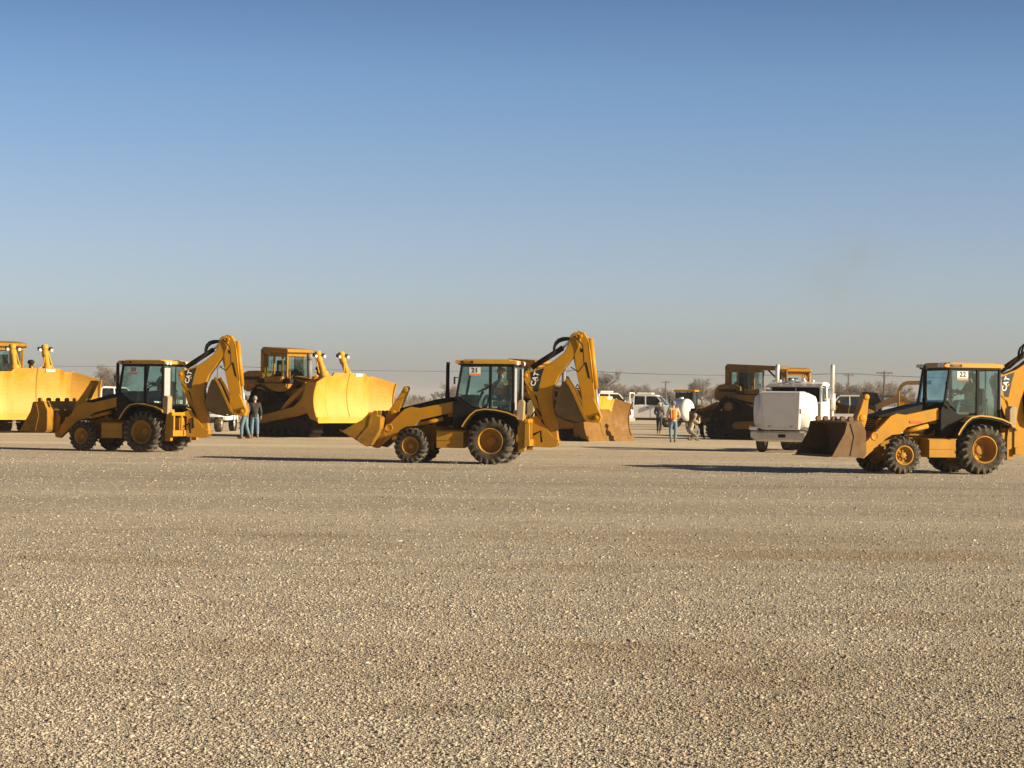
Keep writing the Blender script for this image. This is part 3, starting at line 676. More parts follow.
r20 = R(180 - 21.5); r21 = R(180 - 9); r22 = R(180 + 16)
b20 = make_backhoe('backhoe loader with card 20 in its window, bucket before the leftmost dozer blade', 20, yaw_place(144.5, 452.3, r20, (0, .83, 0)), r20, 4, hoe_swing=14, bucket_mat='yellow_worn', steer=R(-6), heel=(3.28, .52), lever=((2.10, 2.12), (2.85, .95)))
b21 = make_backhoe('yellow backhoe loader with card 21 in its cab window, front bucket curled back', 21, yaw_place(491, 464.4, r21, (0, .83, 0)), r21, 32, steer=R(-7), heel=(3.27, .38), bs=.88)
b22 = make_backhoe('backhoe loader with card 22 in its cab window, dirty bucket beside the white truck', 22, yaw_place(980.5, 474.3, r22, (0, .83, 0)), r22, 2, bucket_mat='rust_bucket', heel=(3.28, .40), bs=.94, lever=((2.95, 1.95), (3.15, 1.0)))
driver('person in dark jacket and orange vest seated in the cab of backhoe 20', b20, -.12, 1.69, top='jacket_dark', legs='jeans', vest=True, turn=R(0))
driver('person in orange hard hat and orange vest seated in the cab of backhoe 21', b21, -.12, 1.69, top='jacket_grey', legs='jeans', vest=True, hat='helmet')
driver('bareheaded person in tan shirt seated in the cab of backhoe 22', b22, -.12, 1.69, top='cloth_khaki', legs='jeans', hair='hair')

# ------------------------------------------------------------------ bulldozer
def hull_path(circs, n=14):
    pts = []
    for (x, z, r) in circs:
        for k in range(n * 2): a = 2 * PI * k / (n * 2); pts.append((x + r * math.cos(a), z + r * math.sin(a)))
    pts = sorted(set((round(a, 4), round(b, 4)) for a, b in pts))
    def half(ps):
        h = []
        for p in ps:
            while len(h) > 1 and (h[-1][0] - h[-2][0]) * (p[1] - h[-2][1]) - (h[-1][1] - h[-2][1]) * (p[0] - h[-2][0]) <= 0: h.pop()
            h.append(p)
        return h
    lo = half(pts); up = half(pts[::-1])
    return lo[:-1] + up[:-1]
def make_dozer(label, loc, rz, scale=1.0, blade_w=4.5, blade_up=.65, blade_mat='blade', cab=True, ripper=False, rust=False, cylinders=True, body='yellow_worn', exhaust=True, guard=True, canopy=0.0, cab_x=-.15, tx=0.0, upper=False):
    root = empty('bulldozer', loc, rz, scale); tag(root, label, 'bulldozer', 'bulldozers parked behind the backhoes')
    Y = M[body]
    circ = [(2.0, .50, .47), (-1.75, .50, .47), (-1.05, 1.72, .46)]
    hull = hull_path(circ)
    # resample for the shoes
    per = [0]
    P = [Vector(p) for p in hull] + [Vector(hull[0])]
    for i in range(len(P) - 1): per.append(per[-1] + (P[i + 1] - P[i]).length)
    ns = int(per[-1] / .21)
    for s in (1, -1):
        yc = 1.12 * s
        b = MB(); j = 0
        for k in range(ns):
            d = per[-1] * k / ns
            while per[j + 1] < d: j += 1
            t = (d - per[j]) / max(1e-6, per[j + 1] - per[j]); p = P[j].lerp(P[j + 1], t); tg = (P[j + 1] - P[j]).normalized(); a = math.atan2(tg.y, tg.x)
            m = Matrix.Translation((p.x, yc, p.y)) @ Matrix.Rotation(-a, 4, 'Y')
            b.box(-.10, .10, -.30, .30, -.05, .0, m); b.box(-.10, -.07, -.30, .30, -.11, -.05, m)
            b.box(-.09, .09, -.12, -.04, .0, .09, m); b.box(-.09, .09, .04, .12, .0, .09, m)
        b.build('track', M['track'], root)
        b = MB(); b.prism([(-1.6, .30), (2.0, .30), (2.1, .55), (1.7, .78), (-1.0, .85), (-1.7, .65)], yc - .2, yc + .2)
        for k in range(8): b.lathe([(.001, -.24), (.12, -.24), (.15, -.1), (.15, .1), (.12, .24), (.001, .24)], (-1.35 + k * .44, yc, .22), n=14)
        b.build('track_frame', M['dark'] if not ripper else M['track'], root, .02)  # yellow frame coloured dark to stand in for undercarriage shadow
        for (x, z, r) in circ[:2]:
            b = MB(); b.lathe([(.001, -.16), (.10, -.16), (.12, -.08), (r - .12, -.08), (r - .08, -.14), (r - .06, -.14), (r - .06, .14), (r - .08, .14), (r - .12, .08), (.12, .08), (.10, .16), (.001, .16)], (x, yc, z), n=26)
            b.build('idler', M['track'], root)
        b = MB(); x, z, r = circ[2]
        b.lathe([(.001, .0), (r - .08, .0), (r - .05, -.06 * s), (r - .05, -.1 * s), (.001, -.1 * s)], (x, yc + .1 * s, z), n=26)
        b.build('sprocket', M['track'], root)
        b = MB(); b.lathe([(.001, .10 * s), (.15, .10 * s), (.25, .04 * s), (.25, 0), (.001, 0)], (x, yc + .12 * s, z), n=26)
        for k in range(12): a = 2 * PI * k / 12; b.lathe([(.001, .03 * s), (.018, .03 * s), (.018, 0)], (x + .2 * math.sin(a), yc + .18 * s, z + .2 * math.cos(a)), n=6)
        b.build('final_drive', M['brown_dozer'] if ripper else M['dark'], root)  # hub colour darkened in place of the shadow around the tracks
    b = MB(); b.box(-1.95, 2.2, -.72, .72, .62, 1.5); b.box(-1.7, 1.6, -.70, .70, 1.5, 2.04); b.build('hull', M['dark'], root, .03)
    # engine with hood
    b = MB(); b.prism([(.30, 2.42), (2.35, 2.20), (2.42, 2.34), (2.30, 2.42), (.30, 2.66)], -.58, .58); b.build('hood', Y, root, .04)
    b = MB(); b.box(.45, 2.3, -.46, .46, 1.5, 2.25)
    rng = random.Random(5)
    for k in range(10): xx = .5 + rng.random() * 1.6; b.cbox((xx, -.48, 1.6 + rng.random() * .6), (.2 + rng.random() * .2, .12, .1 + rng.random() * .2)); b.cbox((xx, .48, 1.6 + rng.random() * .6), (.25, .12, .15))
    for sgn in (-1, 1): b.tube([(.6, .5 * sgn, 1.9), (1.0, .54 * sgn, 2.1), (1.5, .52 * sgn, 1.8), (2.1, .54 * sgn, 2.0)], .035, 8)
    b.build('engine', M['dark'], root, .01)
    b = MB(); b.box(2.18, 2.42, -.60, .60, 1.25, 2.32)
    b.build('radiator_guard', Y, root, .03)
    g = MB()
    for k in range(12): g.box(2.425, 2.44, -.5, .5, 1.32 + k * .075, 1.36 + k * .075)
    g.build('grille', M['black'], root)
    # fenders / deck
    b = MB()
    for s in (1, -1):
        b.prism([(-2.0 + tx, 2.20), (-1.9 + tx, 2.34), (.55, 2.30), (.55, 2.10), (.30, 1.95), (-.45, 1.98) if tx == 0 else (.1, 1.96), (-1.8 + tx, 2.16)], .72 * s if s > 0 else -1.30, 1.30 if s > 0 else -.72)
    b.box(-1.9, .4, -.72, .72, 2.0, 2.28)
    b.build('fender_deck', Y, root, .02)
    for s in (1, -1):
        b = MB(); b.prism([(-.5, 2.12), (1.5, 2.08), (1.95, 1.62), (.9, 1.55), (.2, 1.75)], .72 * s - .03, .72 * s + .03); b.build('side_skirt', Y, root)
        b = MB(); b.box(-1.0 + tx, .10 + tx, .92 * s - .22, .92 * s + .22, 2.345, 2.62); b.build('side_tank', Y, root, .04)
    # rear fuel tank, rounded on top
    pr = [(-1.30, 2.25)] + [(-1.30 - .0, 2.75)] + [(-1.75 + .45 * math.cos(t), 2.62 + .26 * math.sin(t)) for t in (1.2, 1.57)] + [(-2.35 + .42 * math.cos(t), 2.42 + .45 * math.sin(t)) for t in (1.57, 2.1, 2.6, 3.14)] + [(-2.77, 2.1), (-2.4, 1.95)]
    pr = [(x + tx, z) for x, z in pr]
    b = MB(); b.prism(pr, -.95, .95); b.build('fuel_tank', Y, root, .06)
    b = MB(); b.tube([(-1.75 + tx, -.5, 2.85), (-1.75 + tx, -.5, 3.0)], .07, 10); b.build('fuel_cap', M['black'], root)
    b = MB(); b.box(-2.5 + tx, -1.5 + tx, -.965, -.952, 2.48, 2.62); b.build('vent', M['black'], root)
    # cab or canopy
    x0, x1 = -1.25 + cab_x, .08 + cab_x; z0, z1 = 2.28, 3.62; hw = .62
    b = MB()
    for s in (1, -1):
        y = hw * s
        for xx, w in ((x0, .12), (x0 + .48, .07), (x1 - .30, .07), (x1, .08)): b.box(xx - w / 2, xx + w / 2, y - .04, y + .04, z0, z1)
        b.box(x0, x1, y - .035, y + .035, z0, z0 + (.34 if cab else .1)); b.box(x0, x1, y - .035, y + .035, z1 - .1, z1)
    b.box(x1 - .04, x1 + .04, -hw, hw, z0, z0 + .25); b.box(x1 - .04, x1 + .04, -hw, hw, z1 - .1, z1)
    b.box(x0 - .04, x0 + .04, -hw, hw, z0, z0 + .3); b.box(x0 - .04, x0 + .04, -hw, hw, z1 - .1, z1)
    b.build('cab_frame', Y, root, .01)
    if cab:
        for s in (1, -1):
            y = hw * s
            slab([(x0 + .06, y, z0 + .34), (x0 + .445, y, z0 + .34), (x0 + .445, y, z1 - .1), (x0 + .06, y, z1 - .1)], (0, s, 0), .008).build('side_window', M['glass'], root)
            slab([(x1 - .265, y, z0 + .34), (x1 - .04, y, z0 + .34), (x1 - .04, y, z1 - .1), (x1 - .265, y, z1 - .1)], (0, s, 0), .008).build('side_window', M['glass'], root)
            if s > 0 or ripper:
                slab([(x0 + .515, y, z0 + .1), (x1 - .335, y, z0 + .1), (x1 - .335, y, z1 - .1), (x0 + .515, y, z1 - .1)], (0, s, 0), .008).build('door_window', M['glass_dark'], root)
        slab([(x1, -hw, z0 + .25), (x1, hw, z0 + .25), (x1, hw, z1 - .1), (x1, -hw, z1 - .1)], (1, 0, 0), .008).build('windshield', M['glass'], root)
        slab([(x0, -hw, z0 + .3), (x0, hw, z0 + .3), (x0, hw, z1 - .1), (x0, -hw, z1 - .1)], (-1, 0, 0), .008).build('rear_window', M['glass'], root)
    b = MB(); b.cbox((-.68 + cab_x, 0, 2.62), (.55, .55, .5)); b.cbox((-.94 + cab_x, 0, 3.0), (.14, .55, .7)); b.build('seat', M['seat'], root, .03)
    b = MB(); b.cbox((-.06 + cab_x, 0, 2.65), (.22, .9, .6)); b.build('console', M['black'], root, .03)
    # roll-over frame above/behind the cab
    b = MB(); b.prism([(-1.36 + cab_x, 3.63), (.14 + cab_x + canopy, 3.63), (.26 + cab_x + canopy, 3.70), (.22 + cab_x + canopy, 3.84), (-1.35 + cab_x, 3.94), (-1.46 + cab_x, 3.90)], -.76, .76)
    b.build('roof', Y, root, .03)
    for s in (1, -1):
        b = MB(); b.prism([(-1.48 + cab_x, 3.85), (-1.26 + cab_x, 3.60), (-1.24 + cab_x, 2.3), (-1.48 + cab_x, 2.3)], .64 * s if s > 0 else -.80, .80 if s > 0 else -.64)
        b.build('roll_bar', Y, root, .02)
        if canopy > 0:
            b = MB(); b.tube([(.16 + cab_x + canopy, .66 * s, 3.64), (.20 + cab_x + canopy, .66 * s, 2.3)], .06, 10); b.tube([(.17 + cab_x + canopy, .66 * s, 3.2), (-.3 + cab_x + canopy, .66 * s, 3.63)], .05, 10); b.build('canopy_post', Y, root)
    for yy in (-.6, .6):
        b = MB(); b.cbox((-1.53 + cab_x, yy * .8, 3.7), (.12, .2, .16)); b.build('work_light', M['dark'], root, .02)
    for s in (1, -1):
        for pts, rr in (([(x0 + .45, .70 * s, 2.45), (x0 + .45, .74 * s, 2.5), (x0 + .45, .74 * s, 3.3), (x0 + .45, .70 * s, 3.35)], .018),
                        ([(x1 + .05, .95 * s, 2.32), (x1 + .05, .95 * s, 2.85), (x1 + .55, .95 * s, 2.85), (x1 + .55, .95 * s, 2.32)], .02)):
            b = MB(); b.tube(pts, rr, 6); b.build('grab_rail', Y, root)
    b = MB()
    for s in (1, -1):
        b.cbox((x1 + .35, .86 * s, 2.42), (.5, .3, .22)); b.cbox((-1.2 + tx, 1.1 * s, 2.44), (.3, .25, .2))
        b.tube([(x1 + .1, .62 * s, 2.4), (x1 + .5, .66 * s, 2.62), (x1 + 1.0, .62 * s, 2.5), (2.2, .55 * s, 2.5)], .03, 8)
        b.tube([(1.9, .62 * s, 2.3), (2.2, .66 * s, 2.7), (2.5, .72 * s, 2.35)], .03, 8)
    b.build('hoses', M['dark'], root)
    if exhaust:
        for yy in ((.42,) if not rust else (.3,)):
            b = MB(); b.tube([(1.15, -yy, 2.4), (1.15, -yy, 3.35)], .10, 14); b.tube([(1.15, -yy, 3.35), (1.15, -yy, 3.62)], .13, 14); b.build('exhaust_stack', M['grey'], root)
    for yy in (.5,):
        b = MB(); b.tube([(.75, yy, 2.5), (.75, yy, 2.95)], .09, 12); b.ball((.75, yy, 3.0), .16, 12, sq=(1, 1, .7)); b.build('air_cleaner', M['dark'], root)
    # lift cylinders with lamps, cross guard
    if cylinders:
        for s in (1, -1):
            lc = MB(); y = .70 * s
            lc.tube([(2.66, y, 1.5), (2.46, y, 2.5), (2.00, y, 3.52)], [.11, .13, .11], 14); lc.tube([(2.48, y, 2.40), (2.32, y, 2.80)], .20, 14); lc.tube([(2.62, y + .1, 1.9), (2.60, y + .24, 2.5), (2.20, y + .2, 3.0), (1.98, y + .13, 3.45)], .035, 8); lc.tube([(2.10, y, 3.25), (2.02, y, 3.45)], .15, 12)
            lc.tube([(2.00, y, 3.52), (1.94, y, 3.70)], .15, 12); lc.tube([(2.3, y + .17 * s, 2.6), (1.98, y + .14 * s, 3.5)], .03, 8)
            lc.box(2.2, 2.5, y - .18, y + .18, 2.05, 2.5)
            lc = lc.build('lift_cylinder', M['yellow_clean'] if not rust else Y, root, .01)
            for q in (-1, 1):
                b = MB(); b.lathe([(.001, .0), (.06, .0), (.07, -.03), (.04, -.12)], (2.16, y + .25 * q, 3.50), 'X', 14); b.build('headlamp', M['lampglass'], lc)
                b = MB(); b.cbox((2.02, y + .24 * q, 3.56), (.12, .16, .15)); b.build('lamp_housing', M['black'], lc, .02)
        b = MB(); b.tube([(2.42, -.62, 2.52), (2.42, .62, 2.52)], .10, 14); b.tube([(2.36, -.6, 2.72), (2.42, -.2, 2.68), (2.42, .3, 2.68), (2.3, .55, 2.85), (2.24, .6, 3.2)], .025, 8)
        b.ball((2.42, 0, 2.76), .06, 10)
        b.build('cross_guard', M['yellow_clean'] if not rust else Y, root)
    # push arms and braces
    for s in (1, -1):
        y = (1.62) * s; zu = .75 + blade_up * .7
        b = MB(); b.prism([(-.55, .55), (-.65, .75), (-.45, .92), (1.6, 1.0 + blade_up * .45), (2.35, 1.30 + blade_up * .8), (2.95, 1.25 + blade_up), (2.95, .55 + blade_up), (1.7, .52 + blade_up * .55)], y - .14, y + .14)
        b.build('push_arm', M['yellow'] if not rust else Y, root, .03)
        b = MB(); b.tube([(.75, y, 1.05 + .2 * blade_up), (1.3, y, 1.35 + .35 * blade_up), (2.3, y, 1.75 + .75 * blade_up)], [.07, .12, .12], 12); b.tube([(2.3, y, 1.75 + .75 * blade_up), (2.95, y, 1.95 + blade_up)], .06, 10); b.build('brace', M['yellow'] if not rust else Y, root)
    # blade
    W = blade_w; hgt = 1.95; nu, nz = 33, 13
    def bp(u, t, off):
        au = abs(u); wing = max(0, au - W * .27); top = hgt - max(0, au - W * .30) * .30 + (.14 if (guard and au < W * .20) else 0)
        z = blade_up + t * top
        x = 3.12 + .24 * (2 * t - 1) ** 2 - .10 * t + wing * .42
        return (x - off, u, z)
    us = [-W / 2 + W * i / (nu - 1) for i in range(nu)]
    b = MB(); v = []
    for off in (0, .09):
        for u in us:
            for j in range(nz): v.append(bp(u, j / (nz - 1), off))
    f = []; Kk = nu * nz
    for i in range(nu - 1):
        for j in range(nz - 1):
            a = i * nz + j; f.append((a, a + 1, a + nz + 1, a + nz)); f.append((Kk + a, Kk + a + nz, Kk + a + nz + 1, Kk + a + 1))
        a = i * nz; f.append((a, a + nz, Kk + a + nz, Kk + a)); a = i * nz + nz - 1; f.append((a, Kk + a, Kk + a + nz, a + nz))
    for i in (0, nu - 1):
        for j in range(nz - 1): a = i * nz + j; f.append((a, a + 1, Kk + a + 1, Kk + a))
    b.add(v, f, False)
    bl = b.build('blade', M[blade_mat], root); 
    for p in bl.data.polygons: p.use_smooth = False
    for s in (-1, 1):   # end plates
        b = MB(); u = W / 2 * s; e = [bp(u, j / 8, 0) for j in range(9)]
        poly = [(p[0] + .03, p[2]) for p in e] + [(e[-1][0] - .62, e[-1][2] - .02), (e[4][0] - .72, e[4][2]), (e[0][0] - .45, e[0][2] + .12)]
        b.prism(poly, u - .03 if s > 0 else u - .03, u + .03)
        b.build('end_plate', M['yellow'] if not rust else M[blade_mat], bl, .008)
    b = MB()
    for i in range(nu - 1):
        p, q = bp(us[i], 0, 0), bp(us[i + 1], 0, 0)
        b.add([(p[0] + .03, p[1], p[2] - .06), (q[0] + .03, q[1], q[2] - .06), (q[0] + .0, q[1], q[2] + .2), (p[0], p[1], p[2] + .2), (p[0] - .0, p[1], p[2] - .06), (q[0], q[1], q[2] - .06), (q[0] - .06, q[1], q[2] + .2), (p[0] - .06, p[1], p[2] + .2)], [(0, 1, 2, 3), (4, 7, 6, 5), (0, 4, 5, 1)])
    b.build('cutting_edge', M['yellow_clean'] if not rust else M['rust'], bl)
    if upper:
        b = MB(); uu = [q for q in us if abs(q) <= W * .28]
        for i in range(len(uu) - 1):
            for j in range(4):
                t0, t1 = .70 + j * .075, .70 + (j + 1) * .075
                q4 = [bp(uu[i], t0, -.012), bp(uu[i + 1], t0, -.012), bp(uu[i + 1], t1, -.012), bp(uu[i], t1, -.012)]; q5 = [(x - .03, y, z) for x, y, z in q4]
                b.add(q4 + q5, [(0, 1, 2, 3), (4, 7, 6, 5), (0, 4, 5, 1), (1, 5, 6, 2), (2, 6, 7, 3), (3, 7, 4, 0)])
        b.build('spill_guard', M['yellow_clean'], bl)
    b = MB()   # back beams
    for z in (.3, .95, 1.5): b.box(2.80, 2.96, -W / 2 + .5, W / 2 - .5, blade_up + z, blade_up + z + .16)
    for yy in (-1.62, -.7, .7, 1.62): b.box(2.72, 2.955, yy - .08, yy + .08, blade_up + .15, blade_up + 1.7)
    b.build('blade_frame', M['yellow'] if not rust else Y, bl)
    b = MB(); p = bp(.55, .93, 0); q = bp(.55, .99, 0); b.add([(p[0] + .03, .35, p[2]), (p[0] + .03, .75, p[2]), (q[0] + .03, .75, q[2]), (q[0] + .03, .35, q[2])], [(0, 1, 2, 3)])
    b.build('sticker', M['decal'], bl)
    b = MB()   # weld seams and the bolts of the cutting edge
    for u in (-W * .27, W * .27, 0):
        for j in range(nz - 1):
            p, q = bp(u, j / (nz - 1), -.004), bp(u, (j + 1) / (nz - 1), -.004); b.bar(p, q, .03, .02)
    b.build('weld_seam', M['yellow_worn'] if not rust else M['rust'], bl)
    b = MB()
    for i in range(26):
        u = -W / 2 + .12 + (W - .24) * i / 25; p = bp(u, .06, -.03); b.lathe([(.001, .03), (.035, .03), (.035, 0)], p, 'X', 8)
    b.build('edge_bolt', M['dark'], bl)
    if ripper:
        b = MB()
        for s in (-1, 1):
            b.bar((-1.9, .6 * s, 1.1), (-3.0, .75 * s, .95), .2, .22); b.tube([(-1.9, .4 * s, 1.75), (-3.0, .5 * s, 1.45)], .09, 10)
            b.tube([(-1.9, .75 * s, 1.9), (-3.05, .8 * s, 1.4)], .07, 10)
        b.box(-3.35, -2.95, -1.2, 1.2, .85, 1.45)
        rp = b.build('ripper', M['brown_dozer'], root, .02)
        for yy in (-1.05, 0, 1.05):
            b = MB(); b.prism([(-3.10, 1.6), (-3.30, 1.6), (-3.34, .75), (-3.30, .35), (-3.12, .08), (-2.98, .02), (-3.05, .35), (-3.08, .8)], yy - .06, yy + .06); b.build('shank', M['track'], rp)
    return root

# heading phi: nose towards camera-right
def doz(phi): return R(-phi)
F1, F2, F3, F4, F5 = 60, 42, 36, 30, 84
d1 = make_dozer('bulldozer cut by the left edge, clean raised yellow blade behind backhoe 20', (0, 0, 0), doz(F1), 1.05, blade_w=5.2, blade_up=.62, cab_x=-.85)
d2 = make_dozer('bulldozer between backhoes 20 and 21 with clean raised yellow blade and twin lamp posts', (0, 0, 0), doz(F2), 1.0, blade_w=4.75, blade_up=.70)
d3 = make_dozer('bulldozer half hidden behind the hoe of backhoe 21, rusty blade on the ground', (0, 0, 0), doz(F3), .90, blade_w=3.9, blade_up=.06, blade_mat='rust', rust=True, cylinders=False, cab_x=-.45, upper=True)
d4 = make_dozer('dusty dark bulldozer with ripper at the rear parked left of the white truck', (0, 0, 0), doz(F4), .90, blade_w=4.0, blade_up=.1, blade_mat='rust', rust=True, ripper=True, cylinders=False, body='brown_dozer', cab_x=0.0, tx=.75, canopy=1.2, exhaust=False)
d5 = make_dozer('bulldozer hidden behind the white truck, only its open yellow canopy showing', (0, 0, 0), doz(F5), .90, blade_w=4.0, blade_up=.1, blade_mat='rust', rust=True, cab=False, cylinders=False, body='yellow', exhaust=False, canopy=.05)
def put(o, px, py, rz, local=(0, 0, 0), scale=1.0):
    v = Matrix.Rotation(rz, 3, 'Z') @ (Vector(local) * scale)
    p = at(px, py) - v; o.location = (p.x, p.y, 0)
put(d1, 24, 432.5, doz(F1), (1.5, 0, 0), 1.05)
put(d2, 258, 436.0, doz(F2), (-1.05, -1.4, 0), 1.0)
put(d3, 632, 441.0, doz(F3), (3.65, 1.95, 0), .90)
put(d4, 727, 439.5, doz(F4), (-1.05, -1.4, 0), .9)
put(d5, 794, 437.6, doz(F5), (-.7, 0, 0), .9)

# ------------------------------------------------------------------ white truck with tilted hood
def road_wheel(root, c, r, w, side, dual=False):
    wl = empty('wheel', c); wl.parent = root; h = w / 2
    b = MB(); ri = r * .56
    b.lathe([(ri, -h), (r * .8, -h), (r * .96, -h * .85), (r, -h * .55), (r, h * .55), (r * .96, h * .85), (r * .8, h), (ri, h), (ri, -h)], n=32)
    b.build('tyre', M['tyre'], wl)
    b = MB(); b.lathe([(ri, h * .9 * side), (ri * .9, h * .5 * side), (ri * .55, h * .4 * side), (ri * .5, h * 1.0 * side), (.001, h * 1.0 * side)], n=24); b.lathe([(ri, -h * .9 * side), (.001, -h * .5 * side)], n=24)
    b.build('rim', M['bumper'], wl)
rt = R(270 - 21)
gtr = at(762, 451.8); v = Matrix.Rotation(rt, 3, 'Z') @ Vector((0, -.90, 0)); tl = gtr - v
tk = empty('semi_truck', (tl.x, tl.y, 0), rt); tag(tk, 'white semi truck facing the camera with its hood tipped forward and two tall chrome stacks', 'truck')
for s in (1, -1):
    road_wheel(tk, (0, .90 * s, .46), .46, .27, s)
    for xx in (-3.6, -4.8): road_wheel(tk, (xx, .80 * s, .46), .46, .5, s)
b = MB()
for s in (1, -1): b.box(-5.4, .7, .38 * s - .05, .38 * s + .05, .62, .86)
b.tube([(0, -.8, .46), (0, .8, .46)], .07, 10); b.box(-5.4, -5.3, -.5, .5, .5, .9)
b.build('chassis', M['dark'], tk)
b = MB(); v = []
prof = [(.0, .40), (.06, .38), (.10, .45), (.10, .70), (.04, .76), (.0, .76)]
nn = 15
b2 = []
for i in range(nn):
    y = -1.16 + 2.32 * i / (nn - 1); bend = -.28 * max(0, (abs(y) - .85) / .31) ** 2; dr = .10 * max(0, (abs(y) - .85) / .31)
    b2 += [(.80 + x + bend, y, z + (dr if z < .6 else 0)) for x, z in prof]
m_ = len(prof)
b.add(b2, [(i * m_ + j, i * m_ + (j + 1) % m_, (i + 1) * m_ + (j + 1) % m_, (i + 1) * m_ + j) for i in range(nn - 1) for j in range(m_)] + [tuple(range(m_)), tuple(range((nn - 1) * m_, nn * m_))], False)
bu = b.build('bumper', M['bumper'], tk, .01)
b = MB(); b.box(.905, .915, -.10, .16, .53, .64); b.box(.80, .815, .62, .95, .56, .62); b.build('tow_slot', M['black'], bu)
# tipped hood: flat top faces the camera, underside open to the cab
hx0, hx1 = .38, .78
b = MB()
v = [(.92, -.68, .80), (.92, .66, .80), (1.00, .72, 2.14), (1.00, -.74, 2.14), (.30, -.68, .80), (.30, .66, .80), (.22, .72, 2.14), (.22, -.74, 2.14)]
b.add(v, [(0, 1, 2, 3), (0, 3, 7, 4), (1, 5, 6, 2), (0, 4, 5, 1), (3, 2, 6, 7)])
hd = b.build('hood', M['white'], tk, .05)
b = MB(); b.box(.27, .37, -.6, .6, .9, 2.0); b.build('hood_underside', M['silver'], hd)
for s in (1, -1):
    b = MB(); n = 18; vs = []
    sec = [(.68, .80)] + [(.70 + .33 * math.sin(PI * k / n) ** .16, .82 + 1.22 * k / n) for k in range(1, n)] + [(.70, 2.10)]
    mm = len(sec)
    for xx, sc_ in ((.80, .96), (.70, .99), (-.02, 1.05), (-.06, 1.10), (-.10, 1.10), (-.10, 1.0)):
        for (y, z) in sec: vs.append((xx, (.68 + (y - .68) * sc_) * s, 1.45 + (z - 1.45) * (.94 + .06 * sc_)))
    b.add(vs, [(i * mm + j, i * mm + j + 1, (i + 1) * mm + j + 1, (i + 1) * mm + j) for i in range(5) for j in range(mm - 1)] + [tuple(range(mm)), tuple(range(5 * mm, 6 * mm))], True)
    b.build('fender', M['white'], hd)
    b = MB(); b.cbox((.80, 1.0 * s, .84), (.16, .30, .12)); b.build('headlamp', M['lampglass'], tk, .03)
    b = MB(); b.cbox((.86, 1.10 * s, .90), (.08, .08, .08)); b.build('indicator', M['amber'], tk, .01)
b = MB()
def hf(y, z): return (.92 + .08 * (z - .8) / 1.34 + .004, y, z)
for a_, c_ in (((-.62, .86), (.60, .86)), ((-.68, 2.06), (.66, 2.06)), ((-.62, .86), (-.68, 2.06)), ((.60, .86), (.66, 2.06))): b.bar(hf(*a_), hf(*c_), .012, .012)
for yy in (-.4, .38): b.cbox(hf(yy, .92), (.03, .10, .05))
b.build('panel_seam', M['silver'], hd)
b = MB(); b.cbox((.97, .70, 1.45), (.02, .05, .18)); b.build('badge', M['amber'], hd)
# engine
b = MB(); b.box(-1.0, .1, -.32, .32, .8, 1.55); b.box(-.7, -.1, -.42, -.3, 1.0, 1.4); b.tube([(-.9, .35, 1.3), (-.5, .42, 1.5), (0, .3, 1.4)], .07, 10); b.tube([(-.9, -.35, 1.5), (-.4, -.4, 1.6), (.1, -.2, 1.5)], .05, 10); b.build('engine', M['dark'], tk, .02)
# cab
b = MB()
b.prism([(-1.05, .85), (-1.02, 1.75), (-1.12, 1.80), (-1.2, 1.80), (-2.35, 1.80), (-2.35, .85)], -.98, .98)
cb = b.build('cab', M['white'], tk, .03)
b = MB()
for s in (1, -1):
    for xx, xt, w in ((-1.10, -1.28, .08), (-1.95, -1.95, .09), (-2.31, -2.31, .08)): b.bar((xx, .94 * s, 1.79), (xt, .90 * s, 2.36), .07, w)
    b.box(-2.35, -1.95, .9 * s - .03, .9 * s + .03, 1.8, 2.36)
b.box(-2.35, -2.30, -.94, .94, 1.8, 2.36)
b.bar((-1.09, 0, 1.79), (-1.27, 0, 2.36), .04, .04)
b.build('pillars', M['white'], cb)
b = MB(); b.prism([(-1.22, 2.36), (-2.38, 2.36), (-2.38, 2.44), (-2.0, 2.50), (-1.5, 2.50), (-1.22, 2.44)], -.97, .97); rf = b.build('roof', M['white'], cb, .03)
b = MB(); b.prism([(-.86, 2.30), (-1.22, 2.40), (-1.22, 2.43), (-.86, 2.325)], -.98, .98); b.build('visor', M['bumper'], rf)
slab([(-1.09, -.90, 1.80), (-1.09, .90, 1.80), (-1.26, .87, 2.36), (-1.26, -.87, 2.36)], (1, 0, .3), .01).build('windshield', M['glass_dark'], cb)
